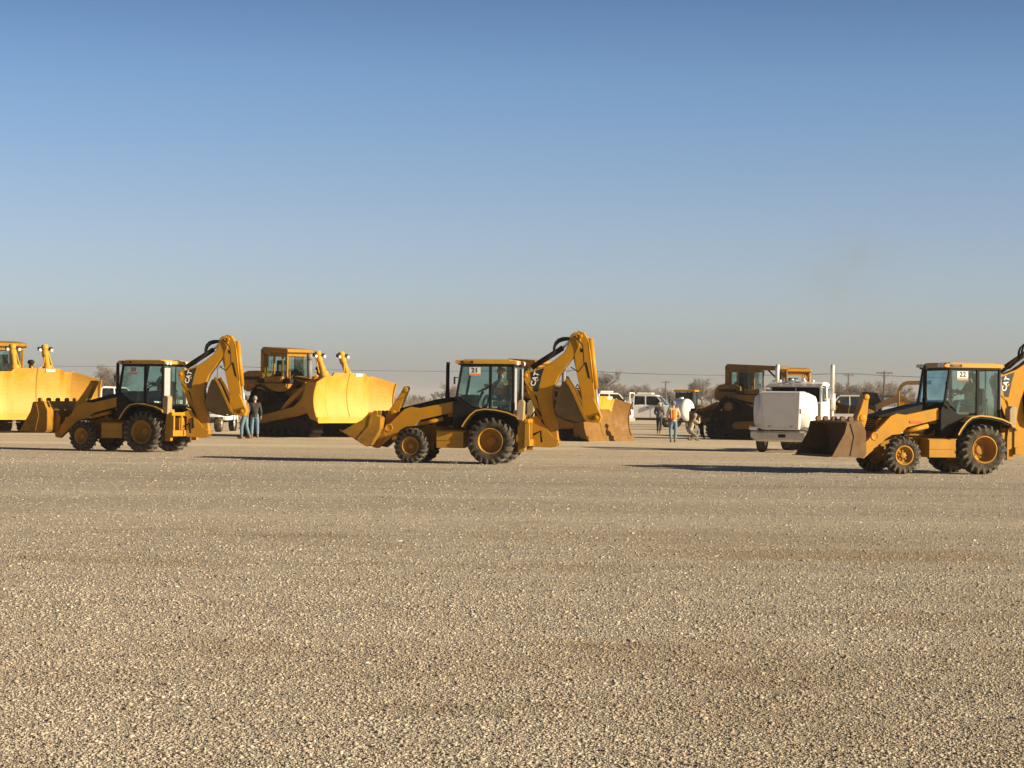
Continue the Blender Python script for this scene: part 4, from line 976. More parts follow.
for s in (1, -1):
    slab([(-1.16, .94 * s, 1.82), (-1.90, .94 * s, 1.82), (-1.90, .905 * s, 2.33), (-1.32, .905 * s, 2.33)], (0, s, 0), .01).build('side_window', M['glass_dark'], cb)
    dr = MB(); dr.box(-1.92, -1.12, .985 * s if s > 0 else -1.0, 1.0 if s > 0 else -.985, .95, 1.79); dr = dr.build('door', M['white'], cb, .01)
    h = MB(); h.cbox((-1.8, 1.01 * s, 1.65), (.14, .03, .04)); h.build('handle', M['chrome'], dr)
    b = MB(); b.tube([(-2.55, 1.02 * s, .8), (-2.55, 1.02 * s, 1.55)], .07, 14); b.tube([(-2.55, 1.02 * s, 1.5), (-2.55, 1.02 * s, 2.1)], .12, 16); b.tube([(-2.55, 1.02 * s, 2.1), (-2.55, 1.02 * s, 3.0), (-2.60, 1.02 * s, 3.12)], .075, 14); b.build('exhaust_stack', M['stack'], tk)
    b = MB(); b.tube([(-1.3, .98 * s, 1.9), (-1.2, 1.25 * s, 1.9), (-1.2, 1.25 * s, 2.3), (-1.3, .95 * s, 2.3)], .014, 6); b.cbox((-1.2, 1.24 * s, 2.1), (.05, .17, .34)); b.build('mirror', M['chrome'], tk)
    b = MB(); b.lathe([(.001, -.5), (.26, -.5), (.28, -.47), (.28, .47), (.26, .5), (.001, .5)], (-1.75, .80 * s, .62), 'X', 24); b.build('fuel_tank', M['chrome'], tk)
for yy in (-.6, -.3, 0, .3, .6):
    b = MB(); b.ball((-1.32, yy, 2.53), .05, 10, sq=(1.3, 1, .9)); b.build('marker_light', M['lampglass'], rf)
for yy in (-.15, .25):
    b = MB(); b.tube([(-1.8, yy, 2.57), (-1.2, yy, 2.57)], [.03, .05], 10); b.build('horn', M['chrome'], rf)
b = MB(); b.box(-5.2, -2.8, -.6, .6, .88, .98); b.build('rear_deck', M['dark'], tk)

# ------------------------------------------------------------------ small background vehicles
def make_pickup(label, loc, rz, colr='white', utility=False, scale=1.0, beacon=False, group='white vehicles parked in the far rows'):
    root = empty('service_truck' if utility else 'pickup_truck', loc, rz, scale); tag(root, label, 'truck' if utility else 'pickup truck', group)
    r = .42 if utility else .38
    for s in (1, -1):
        road_wheel(root, (1.75, .82 * s, r), r, .25, s); road_wheel(root, (-1.75, .80 * s, r), r, .34 if utility else .25, s)
    z = .55; W = .95
    b = MB(); b.prism([(.55, z), (2.65, z), (2.72, z + .2), (2.70, z + .62), (2.55, z + .70), (1.45, z + .78), (.55, z + .78)], -W, W); b.build('hood', M[colr], root, .05)
    b = MB(); b.prism([(1.45, z + .0), (1.48, z + .78), (-.5, z + .78), (-.5, z)], -W + .01, W - .01); cb = b.build('cab', M[colr], root, .04)
    b = MB()
    for s in (1, -1):
        for xx, xt in ((1.42, .95), (.28, .25), (-.46, -.44)): b.bar((xx, .91 * s, z + .77), (xt, .82 * s, z + 1.32), .06, .07)
    b.build('pillars', M[colr], cb)
    b = MB(); b.prism([(.98, z + 1.30), (.85, z + 1.40), (-.35, z + 1.42), (-.48, z + 1.32)], -.84, .84); rf = b.build('roof', M[colr], cb, .03)
    slab([(1.41, -.88, z + .79), (1.41, .88, z + .79), (.97, .80, z + 1.31), (.97, -.80, z + 1.31)], (1, 0, .8), .01).build('windshield', M['glass_dark'], cb)
    slab([(-.47, -.85, z + .79), (-.47, .85, z + .79), (-.45, .80, z + 1.31), (-.45, -.80, z + 1.31)], (-1, 0, 0), .01).build('rear_window', M['glass_dark'], cb)
    for s in (1, -1):
        slab([(1.28, .90 * s, z + .80), (.32, .90 * s, z + .80), (.30, .83 * s, z + 1.29), (.92, .83 * s, z + 1.29)], (0, s, 0), .01).build('side_window', M['glass_dark'], cb)
        slab([(.24, .90 * s, z + .80), (-.42, .90 * s, z + .80), (-.40, .83 * s, z + 1.29), (.22, .83 * s, z + 1.29)], (0, s, 0), .01).build('side_window', M['glass_dark'], cb)
        b = MB(); b.cbox((.4, .95 * s, z + .62), (.14, .03, .04)); b.build('door_handle', M['black'], cb)
        b = MB(); b.cbox((2.70, .72 * s, z + .42), (.08, .26, .2)); b.build('headlight', M['lampglass'], root, .02)
        b = MB(); b.cbox((1.25, 1.06 * s, z + .9), (.08, .2, .26)); b.build('mirror', M['black'], root, .02)
        b = MB(); b.lathe([(r + .09, -.02), (r + .09, .02), (r, .02), (r, -.02)], (1.75, (W + .0) * s, r), n=24); b.build('wheel_arch', M['black'], root)
    g = MB(); g.box(2.715, 2.735, -.55, .55, z + .28, z + .56); g.build('grille', M['dark'], root)
    b = MB(); b.box(2.62, 2.85, -W, W, z - .12, z + .12); b.build('bumper', M['bumper'], root, .03)
    b = MB(); b.box(-2.8, 2.6, -.4, .4, .42, .56); b.build('chassis', M['black'], root)
    if utility:
        b = MB(); b.box(-3.2, -.6, -1.05, 1.05, z + .18, z + .32)
        for s in (1, -1): b.box(-3.2, -.6, 1.0 * s - .22 if s > 0 else -1.05, 1.05 if s > 0 else -.78, z + .32, z + .98)
        bd = b.build('service_body', M['white'], root, .02)
        b = MB()
        for s in (1, -1):
            for xx in (-3.1, -2.3, -1.5): b.box(xx, xx + .7, 1.052 * s if s > 0 else -1.065, 1.065 if s > 0 else -1.052, z + .38, z + .92)
        b.build('cabinet_doors', M['silver'], bd)
        b = MB(); b.tube([(-.7, .9, z + .9), (-.7, .9, z + 1.5)], .04, 8); b.tube([(-.7, -.9, z + .9), (-.7, -.9, z + 1.5)], .04, 8); b.tube([(-.7, -.9, z + 1.5), (-.7, .9, z + 1.5)], .04, 8); b.build('headboard', M['white'], bd)
    else:
        b = MB()
        for s in (1, -1): b.box(-2.75, -.55, W * s - .06 if s > 0 else -W, W if s > 0 else -W + .06, z, z + .78)
        b.box(-2.75, -.55, -W, W, z, z + .15); b.box(-2.8, -2.72, -W, W, z, z + .78)
        b.build('bed', M[colr], root, .03)
    if beacon:
        b = MB(); b.box(-.3, .6, -.6, .6, z + 1.43, z + 1.54); b.build('light_bar', M['lampglass'], rf, .02)
    return root
def putp(o, px, d): p = atd(px, d); o.location = (p.x, p.y, 0)
u1 = make_pickup('white service truck with tool bed and light bar, behind the two standing people', (0, 0, 0), R(-12), utility=True, beacon=True, scale=1.12); putp(u1, 643, 150)
u2 = make_pickup('white pickup nose sticking out right of the rusty dozer blade', (0, 0, 0), R(-28), scale=1.0); putp(u2, 589, 142)
u3 = make_pickup('white service truck with tool bed seen from behind under the hoe of backhoe 20', (0, 0, 0), R(87), utility=True, scale=1.0); putp(u3, 209, 108)
u4 = make_pickup('pale dusty pickup between the leftmost dozer blade and the cab of backhoe 20', (0, 0, 0), R(15), scale=1.15); putp(u4, 108, 140)
u5 = make_pickup('white pickup roof showing above the rusty dozer blade', (0, 0, 0), R(8), scale=1.25, beacon=True); putp(u5, 603, 190)
u6 = make_pickup('grey pickup right of the white truck stacks', (0, 0, 0), R(200), colr='grey', scale=1.2); putp(u6, 846, 150)

def make_wheel_loader(label, loc, rz, scale=1.0):
    root = empty('wheel_loader', loc, rz, scale); tag(root, label, 'wheel loader')
    for s in (1, -1):
        for xx in (1.5, -1.5): tyre_parts(root, (xx, 1.05 * s, .78), .78, .55, .38, s, True, rim_mat=M['yellow'])
    b = MB(); b.prism([(-2.9, .8), (-.4, .8), (-.4, 1.9), (-2.7, 1.75), (-2.95, 1.5)], -.75, .75); b.build('engine_cover', M['brown_dozer'], root, .05)
    b = MB(); b.prism([(-.4, .7), (2.0, .7), (2.0, 1.2), (1.2, 1.7), (-.4, 1.3)], -.45, .45); b.build('front_frame', M['brown_dozer'], root, .03)
    b = MB()
    for s in (1, -1):
        for xx in (-.75, .3, .75): b.box(xx - .05, xx + .05, .68 * s - .05, .68 * s + .05, 1.3, 2.9)
    b.box(-.75, .8, -.7, .7, 1.25, 1.75); cf = b.build('cab', M['black'], root, .02)
    for s in (1, -1): slab([(-.7, .68 * s, 1.75), (.25, .68 * s, 1.75), (.25, .68 * s, 2.85), (-.7, .68 * s, 2.85)], (0, s, 0), .01).build('side_window', M['glass_dark'], cf)
    slab([(.76, -.66, 1.75), (.76, .66, 1.75), (.76, .66, 2.85), (.76, -.66, 2.85)], (1, 0, 0), .01).build('windshield', M['glass_dark'], cf)
    b = MB(); b.box(-.95, .95, -.85, .85, 2.9, 3.08); b.build('roof', M['yellow'], root, .05)
    b = MB()
    for s in (1, -1): b.prism([(.9, 1.8), (1.3, 1.75), (2.9, .8), (2.9, .5), (2.6, .5), (1.1, 1.3)], .5 * s - .08, .5 * s + .08)
    b.build('lift_arm', M['brown_dozer'], root, .02)
    b = MB(); sd = [(2.9, .3), (3.9, .3), (3.6, 1.2), (3.1, 1.3), (2.85, .8)]
    for s in (1, -1): b.prism(sd, 1.35 * s - .03, 1.35 * s + .03)
    shell(b, [(3.95, .3), (3.0, .3), (2.86, .75), (3.1, 1.3), (3.4, 1.3)], -.04, -1.32, 1.32); b.build('bucket', M['rust'], root)
    b = MB(); b.tube([(-1.6, .3, 1.7), (-1.6, .3, 2.5)], .06, 10); b.build('exhaust_stack', M['black'], root)
    return root
w1 = make_wheel_loader('dark wheel loader with yellow roof beyond the person in the orange vest', (0, 0, 0), R(-18), .86); putp(w1, 686, 164)
# white water tank vehicle: white tank on a trailer
def make_tank(label, loc, rz):
    root = empty('tank_trailer', loc, rz); tag(root, label, 'tank trailer')
    b = MB(); b.lathe([(.001, -1.6), (.5, -1.6), (.72, -1.45), (.75, -1.3), (.75, 1.3), (.72, 1.45), (.5, 1.6), (.001, 1.6)], (0, 0, 1.35), 'X', 28); t = b.build('tank', M['white'], root)
    b = MB(); b.tube([(0, 0, 2.05), (0, 0, 2.2)], .22, 16); b.build('hatch', M['white'], t)
    b = MB(); b.box(-1.7, 2.6, -.6, -.5, .5, .64); b.box(-1.7, 2.6, .5, .6, .5, .64)
    for xx in (-1.2, 0, 1.2): b.box(xx - .1, xx + .1, -.7, .7, .55, .78)
    b.build('chassis', M['dark'], root)
    for s in (1, -1):
        for xx in (-.6, .35): road_wheel(root, (xx, .85 * s, .4), .4, .26, s)
    return root
tt = make_tank('white tank trailer between the orange vest person and the wheel loader', (0, 0, 0), R(107)); tt.scale = (.7, .66, .92); putp(tt, 681, 136)

# canopy roller behind backhoe 22, with drum
def make_roller(label, loc, rz, s_=1.0):
    root = empty('soil_roller', loc, rz, s_); tag(root, label, 'roller')
    b = MB(); b.lathe([(.001, -1.05), (.70, -1.05), (.75, -1.0), (.75, 1.0), (.70, 1.05), (.001, 1.05)], (2.0, 0, .75), n=36); b.build('drum', M['rust'], root)
    b = MB()
    for s in (1, -1): b.box(1.0, 2.9, 1.1 * s - .06, 1.1 * s + .06, .55, .95)
    b.box(.9, 1.1, -1.15, 1.15, .55, 1.1); b.box(2.8, 2.95, -1.15, 1.15, .55, .95); b.build('drum_frame', M['yellow_worn'], root, .02)
    b = MB(); b.prism([(-2.4, .8), (.6, .8), (.6, 1.25), (-.5, 1.5), (-2.2, 1.7), (-2.5, 1.4)], -.65, .65); b.build('engine_cover', M['yellow_worn'], root, .04)
    for s in (1, -1): tyre_parts(root, (-1.1, .95 * s, .72), .72, .5, .36, s, True)
    b = MB()
    for s in (1, -1):
        y = .65 * s
        b.tube([(.25, y, 1.4), (.25, y, 2.55), (.10, y, 2.78), (-.15, y, 2.88), (-1.0, y, 2.92), (-1.35, y, 2.92)], .06, 10)
        b.tube([(-1.2, y, 1.5), (-1.2, y, 2.9)], .06, 10)
    b.tube([(.25, -.65, 1.95), (.25, .65, 1.95)], .04, 8)
    b.build('roll_frame', M['yellow_worn'], root)
    b = MB(); b.prism([(.33, 2.50), (.20, 2.78), (.02, 2.93), (-.20, 3.0), (-1.45, 3.04), (-1.45, 2.84), (-.15, 2.80), (.02, 2.70), (.20, 2.46)], -.74, .74); b.build('canopy', M['brown_dozer'], root)
    b = MB(); b.cbox((-.6, 0, 1.75), (.5, .5, .35)); b.cbox((-.85, 0, 2.1), (.14, .5, .5)); b.build('seat', M['seat'], root, .02)
    b = MB(); b.tube([(.2, 0, 1.4), (.0, 0, 2.0)], .05, 8); b.cbox((.1, 0, 1.7), (.3, .5, .3)); b.build('console', M['yellow'], root)
    return root
rl = make_roller('soil roller with curved canopy behind the exhaust pipe of backhoe 22', (0, 0, 0), R(170), 1.0); putp(rl, 903, 118)
# dark grader-like machine with sloping beam, and a flatbed trailer, blue containers
def make_excavator(label, loc, rz, s_=1.0):
    root = empty('excavator', loc, rz, s_); tag(root, label, 'excavator')
    for s in (1, -1):
        hull = hull_path([(1.3, .42, .38), (-1.3, .42, .38)]); b = MB(); b.prism(hull, 1.0 * s - .25, 1.0 * s + .25); b.build('track', M['track'], root)
        b = MB()
        for k in range(6): b.lathe([(.001, .27 * s), (.1, .27 * s), (.12, 0)], (-1.1 + k * .44, 1.0 * s, .28), n=12)
        b.build('rollers', M['track'], root)
    b = MB(); b.box(-1.9, .9, -1.15, 1.15, .95, 1.65); b.build('house', M['dark'], root, .06)
    b = MB(); b.prism([(-.1, 1.65), (1.05, 1.2), (1.1, 1.9), (.8, 2.45), (-.1, 2.5)], .3, 1.15); c = b.build('cab', M['dark'], root, .04)
    slab([(.05, 1.155, 1.7), (.95, 1.155, 1.7), (.75, 1.155, 2.35), (.05, 1.155, 2.4)], (0, 1, 0), .01).build('cab_window', M['glass'], c)
    b = MB(); b.prism([(.6, 1.3), (.7, 1.7), (2.0, 2.35), (2.4, 2.3), (4.3, 1.05), (4.2, .8), (2.3, 1.85), (1.9, 1.85)], -.2, .15); b.build('boom', M['cloth_brown'], root, .02)
    b = MB(); b.prism([(4.15, 1.2), (4.45, 1.15), (3.7, .25), (3.5, .35)], -.15, .1); b.build('stick', M['dark'], root)
    b = MB(); sd = [(3.7, .1), (3.3, .1), (3.0, .4), (3.15, .7), (3.6, .6)]; b.prism(sd, -.45, .4); b.build('bucket', M['dark'], root)
    return root
ex = make_excavator('dark excavator with its arm folded low, beyond the loader arms of backhoe 22', (0, 0, 0), R(-14), 1.0); putp(ex, 863, 135)
def make_container(label, loc, rz, L=9, colr='blue'):
    root = empty('shipping_container', loc, rz); tag(root, label, 'container', 'blue containers in a far row')
    b = MB(); n = int(L / .3)
    b.box(-L / 2, L / 2, -1.15, 1.15, .25, 2.6)
    for k in range(n):
        for s in (1, -1): b.box(-L / 2 + k * .3 + .05, -L / 2 + k * .3 + .2, 1.15 * s if s > 0 else -1.19, 1.19 if s > 0 else -1.15, .4, 2.45)
    b.build('body', M[colr], root)
    b = MB()
    for xx in (-L / 2, L / 2):
        for s in (1, -1): b.box(xx - .08, xx + .08, 1.15 * s - .08, 1.15 * s + .08, .15, 2.7)
    for s in (1, -1): b.box(-L / 2, L / 2, 1.16 * s - .06, 1.16 * s + .06, 2.55, 2.72); b.box(-L / 2, L / 2, 1.16 * s - .06, 1.16 * s + .06, .15, .33)
    b.build('frame', M['dark'], root)
    return root
for k, (px, d, L, lab) in enumerate(((850, 235, 6.5, 'blue grey container just left of the raised lever of backhoe 22 bucket'), (880, 240, 5.0, 'short blue grey container right of the raised lever of backhoe 22 bucket'))):
    c = make_container(lab, (0, 0, 0), R(2 - 3 * k), L); putp(c, px, d)
def make_flatbed(label, loc, rz):
    root = empty('flatbed_trailer', loc, rz); tag(root, label, 'trailer')
    b = MB(); b.box(-4.2, 4.2, -1.2, 1.2, 1.12, 1.24); b.build('deck', M['wood'], root)
    b = MB()
    for s in (1, -1): b.box(-4.2, 4.2, 1.2 * s if s > 0 else -1.26, 1.26 if s > 0 else -1.2, 1.02, 1.26)
    b.build('side_rail', M['silver'], root)
    b = MB(); b.box(-4.0, 4.0, -.5, -.4, .85, 1.12); b.box(-4.0, 4.0, .4, .5, .85, 1.12); b.build('beam', M['dark'], root)
    for s in (1, -1):
        for xx in (2.2, 3.2): road_wheel(root, (xx, .95 * s, .5), .48, .4, s)
        b = MB(); b.box(-2.9, -2.75, .6 * s - .05, .6 * s + .05, .02, 1.0); b.box(-3.0, -2.65, .6 * s - .12, .6 * s + .12, 0, .05); b.build('landing_leg', M['dark'], root)
    return root
fb = make_flatbed('flatbed trailer with a pale side rail behind the loader arms of backhoe 22', (0, 0, 0), R(3)); putp(fb, 878, 105)

# ------------------------------------------------------------------ people on foot
def ploc(px, py): p = at(px, py); return (p.x, p.y, 0)
WALK = dict(knl=(.10, .10, .50), anl=(.10, .10, .09), knr=(-.02, -.10, .50), anr=(-.16, -.10, .10))
person('person in dark grey jacket and blue jeans, back turned, beside the brown jacketed person', dict(head=(.05, 0, 1.63)), ploc(254.5, 438.2), R(100), 'jacket_dark', 'jeans', 'people walking around the yard', hair='hair_grey')
person('person in brown jacket and blue jeans half behind the hoe arm of backhoe 20', WALK, ploc(244.8, 438.8), R(160), 'cloth_brown', 'jeans', 'people walking around the yard', hair='hair')
person('person in orange safety vest and blue jeans seen from behind, standing in the open gap', dict(ell=(-.04, .27, 1.14), wrl=(.10, .22, .98), elr=(-.02, -.27, 1.14), wrr=(.12, -.22, .98), anl=(-.02, .09, .09), anr=(.02, -.09, .09)), ploc(673, 442.3), R(95), 'cloth_khaki', 'jeans', 'people walking around the yard', vest=True, hat='cloth_grey', scale=1.0)
person('person in dark clothes with grey cap walking away, beside the white service truck', dict(WALK, head=(.08, 0, 1.58), neck=(.05, 0, 1.44), wrl=(.2, .2, 1.0), wrr=(.2, -.2, 1.0)), ploc(659, 434), R(70), 'jacket_grey', 'jacket_dark', 'people walking around the yard', hat='cloth_khaki')
SQ = dict(pelvis=(-.15, 0, .42), waist=(-.10, 0, .58), chest=(.0, 0, .78), neck=(.06, 0, .94), head=(.12, 0, 1.10),
          shl=(.03, .18, .90), ell=(.26, .22, .78), wrl=(.28, .08, 1.02), shr=(.03, -.18, .90), elr=(.26, -.22, .78), wrr=(.28, -.08, 1.02),
          hpl=(-.12, .09, .40), knl=(.32, .16, .52), anl=(.20, .16, .09), hpr=(-.12, -.09, .40), knr=(.24, -.12, .16), anr=(-.18, -.12, .10))
ph = person('person in khaki shirt kneeling with a camera raised to the face by the dozer ripper', SQ, ploc(692.5, 440.6), R(5), 'cloth_khaki', 'cloth_grey', 'people walking around the yard', hair='hair_grey')
cmr = empty('photo_camera', tuple(Vector(ph.location) + Vector((.30, 0, 1.09))), R(5)); tag(cmr, 'small black camera held up by the kneeling person', 'camera')
b = MB(); b.cbox((0, 0, 0), (.06, .14, .09)); b.build('camera_body', M['black'], cmr, .01)
b = MB(); b.tube([(.03, 0, 0), (.12, 0, 0)], .032, 12); b.build('lens', M['black'], cmr)

# ------------------------------------------------------------------ poles and wires
def make_pole(label, px, d, h, cross=2.4, lamp=False):
    p = atd(px, d); root = empty('utility_pole', (p.x, p.y, 0)); tag(root, label, 'utility pole', 'utility poles along the horizon')
    b = MB(); b.tube([(0, 0, -.3), (0, 0, h)], [.19, .13], 10); b.build('pole', M['wood'], root)
    b = MB(); b.box(-cross / 2, cross / 2, -.07, .07, h - .35, h - .18)
    b.bar((-cross * .3, 0, h - .3), (0, 0, h - 1.1), .05, .05); b.bar((cross * .3, 0, h - .3), (0, 0, h - 1.1), .05, .05)
    b.build('crossarm', M['wood'], root)
    for xx in (-cross * .45, 0, cross * .45):
        b = MB(); b.tube([(xx, 0, h - .18 if xx else h), (xx, 0, h + .08 if xx else h + .15)], .06, 8); b.build('insulator', M['silver'], root)
    return Vector((p.x, p.y, h))
pl = []
for px, d, lab in ((-230, 610, 0), (60, 625, 0), (217, 560, 'utility pole seen under the raised hoe arm of backhoe 20'), (565, 520, 'utility pole seen between boom and stick of backhoe 21'), (848, 480, 'T shaped utility pole right of the white truck stacks'), (1130, 450, 0)):
    if lab == 0 and px < 1024 and px > 0: continue
    pl.append(make_pole(lab or 'utility pole beyond the edge of the yard at the %s' % ('far left' if px < 0 else 'far right'), px, d, CAMH + 30.5 * d / F))
make_pole('tall utility pole left of the curved canopy of the roller', 884, 330, CAMH + 33.5 * 330 / F)
make_pole('short utility pole above the person in the orange vest', 665.5, 520, CAMH + 21 * 520 / F, 2.0)
for i in range(len(pl) - 1):
    a, c = pl[i], pl[i + 1]; b = MB()
    for off in (-1.08, 1.08):
        pts = []
        for k in range(17):
            t = k / 16; q = a.lerp(c, t); q = q + Vector((off, 0, .08 - 4 * .8 * t * (1 - t))); pts.append(q)
        b.tube(pts, .028, 5)
    w = b.build('overhead_wire', M['black'], None); tag(w, ['thin overhead wires', 'thin overhead wires above the bulldozer left of centre', 'thin overhead wires above the trucks right of centre', 'thin overhead wires at the right edge'][i] if i else 'thin overhead wires at the left edge of the sky', 'wire', 'overhead wires between the poles')

# ------------------------------------------------------------------ bare trees
def tree_mesh(seed, h=8.0):
    rng = random.Random(seed); T = MB(); Cr = MB()
    def branch(p, d, l, r, lev):
        n = 3; pts = [p]; q = p; dd = d
        for k in range(n):
            dd = (dd + Vector((rng.uniform(-.22, .22), rng.uniform(-.22, .22), rng.uniform(-.05, .16)))).normalized(); q = q + dd * (l / n); pts.append(q)
        tgt = T if lev < 2 else Cr
        tgt.tube(pts, [r * (1 - .16 * k) for k in range(n + 1)], 5 if lev < 2 else 3, False)
        if lev >= 5: return
        m = (5 if lev < 3 else 4) if lev else 7
        for k in range(m):
            t = rng.uniform(.35, 1.0) if lev else rng.uniform(.30, 1.0)
            i = min(n - 1, int(t * n)); pp = pts[i].lerp(pts[i + 1], t * n - i)
            ax = Vector((rng.uniform(-1, 1), rng.uniform(-1, 1), rng.uniform(-.25, .75))).normalized()
            nd = (dd * .75 + ax * .85).normalized()
            branch(pp, nd, l * rng.uniform(.5, .72), max(.016, r * .5), lev + 1)
    branch(Vector((0, 0, -.1)), Vector((rng.uniform(-.05, .05), 0, 1)), h * .48, h * .028, 0)
    return T, Cr
protos = []
for sd in range(5):
    T, Cr = tree_mesh(sd + 11); root = empty('bare_tree')
    t = T.build('trunk', M['bark'], root); c = Cr.build('crown', M['twig'], root); protos.append(root)
rng = random.Random(3)
TREES = [(52, 640, 9), (106, 560, 9.5), (113, 600, 10.5), (118, 640, 9), (262, 660, 8), (330, 680, 6), (404, 700, 3.6), (414, 640, 3.4), (422, 690, 3.2), (434, 720, 3.6), (447, 560, 6.2), (455, 620, 5.5),
         (591, 430, 6.6), (597, 460, 7.2), (602, 440, 7.8), (608, 480, 6.4), (614, 520, 6.2), (620, 500, 5.6), (627, 540, 6.0), (634, 500, 5.4), (641, 540, 6.2), (648, 560, 5.6), (655, 520, 5.2), (662, 570, 5.6), (670, 560, 5.2), (678, 540, 5.4),
         (697, 450, 6.6), (702, 430, 6.6), (712, 460, 5.4), (719, 440, 6.2), (726, 450, 6.4), (838, 470, 6.0), (843, 430, 6.2), (852, 460, 5.8), (859, 420, 5.9), (866, 430, 6.5), (870, 400, 6.2), (877, 440, 5.4), (886, 420, 6.2), (892, 450, 6.6), (898, 430, 6.4), (906, 470, 5.6), (914, 440, 5.0), (1010, 460, 6)]
for k, (px, d, h) in enumerate(TREES):
    root = protos[k] if k < len(protos) else copy_tree(protos[k % len(protos)])
    p = atd(px, d); root.location = (p.x, p.y, 0); s = h / 8.0 * rng.uniform(.92, 1.05); root.scale = (s * rng.uniform(1.05, 1.3), s * 1.1, s); root.rotation_euler = (0, 0, rng.uniform(0, 6.28))
    if px < 130: lab = 'leafless grey tree rising behind the leftmost bulldozer blade'
    elif px < 340: lab = 'leafless grey tree behind the bulldozer left of centre'
    elif px < 460: lab = 'low leafless tree on the horizon left of backhoe 21 exhaust'
    elif px < 690: lab = 'leafless tree in the row behind the service truck and orange vest person'
    elif px < 730: lab = 'leafless tree left of the dusty bulldozer cab'
    elif px < 1000: lab = 'leafless tree in the row beyond the loader arms of backhoe 22'
    else: lab = 'leafless tree hidden behind the hoe of backhoe 22'
    tag(root, lab, 'tree', lab.replace('leafless', 'bare').replace('tree', 'trees', 1))
# low brush along the horizon: uncountable
b = MB(); rng = random.Random(8)
for k in range(7000):
    px = rng.uniform(-250, 1280); d = rng.uniform(600, 950); p = atd(px, d)
    hh = rng.uniform(.8, 3.0) * (0.7 + .5 * math.sin(px * .05) ** 2); w = rng.uniform(.1, .3)
    tl = rng.uniform(-.8, .8); b.add([(p.x - w, p.y, -.1), (p.x + w, p.y, -.1), (p.x + tl, p.y + rng.uniform(-.3, .3), hh), (p.x + w * .5, p.y + w, -.1)], [(0, 1, 2), (1, 3, 2), (3, 0, 2)])
br = b.build('brush', M['twig'], None); tag(br, 'low brown brush along the far horizon', 'brush', kind='stuff')

# ------------------------------------------------------------------ ground
GX = 3000
STAINS = [(*at(850, 556)[:2], 3.4, 1.6, .5), (*at(700, 540)[:2], 4.0, 2.0, .2), (*at(368, 563)[:2], .30, .35, .55), (*at(960, 620)[:2], 1.8, .9, .22)]
def stain_nodes(nt, tc, prev):
    L = nt.links.new
    nz = N(nt, 'ShaderNodeTexNoise', i_Scale=.9, i_Detail=7.0, i_Roughness=.7); L(tc.outputs['Object'], nz.inputs['Vector'])
    for (sx_, sy_, rx, ry, k) in STAINS:
        mp = N(nt, 'ShaderNodeMapping'); mp.inputs['Location'].default_value = (-sx_ / rx, -sy_ / ry, 0); mp.inputs['Scale'].default_value = (1 / rx, 1 / ry, 0); L(tc.outputs['Object'], mp.inputs['Vector'])
        ln = N(nt, 'ShaderNodeVectorMath', operation='LENGTH'); L(mp.outputs[0], ln.inputs[0])
        ad = N(nt, 'ShaderNodeMath', operation='MULTIPLY_ADD'); L(nz.outputs['Fac'], ad.inputs[0]); ad.inputs[1].default_value = -1.6; L(ln.outputs['Value'], ad.inputs[2])
        mr = N(nt, 'ShaderNodeMapRange', interpolation_type='SMOOTHSTEP'); mr.inputs['From Min'].default_value = .25; mr.inputs['From Max'].default_value = -.55; mr.inputs['To Max'].default_value = k; L(ad.outputs[0], mr.inputs['Value'])
        mx = N(nt, 'ShaderNodeMix', data_type='RGBA'); L(mr.outputs[0], mx.inputs['Factor']); L(prev.outputs['Result'], mx.inputs['A']); mx.inputs['B'].default_value = (.27, .185, .095, 1); prev = mx
    return prev
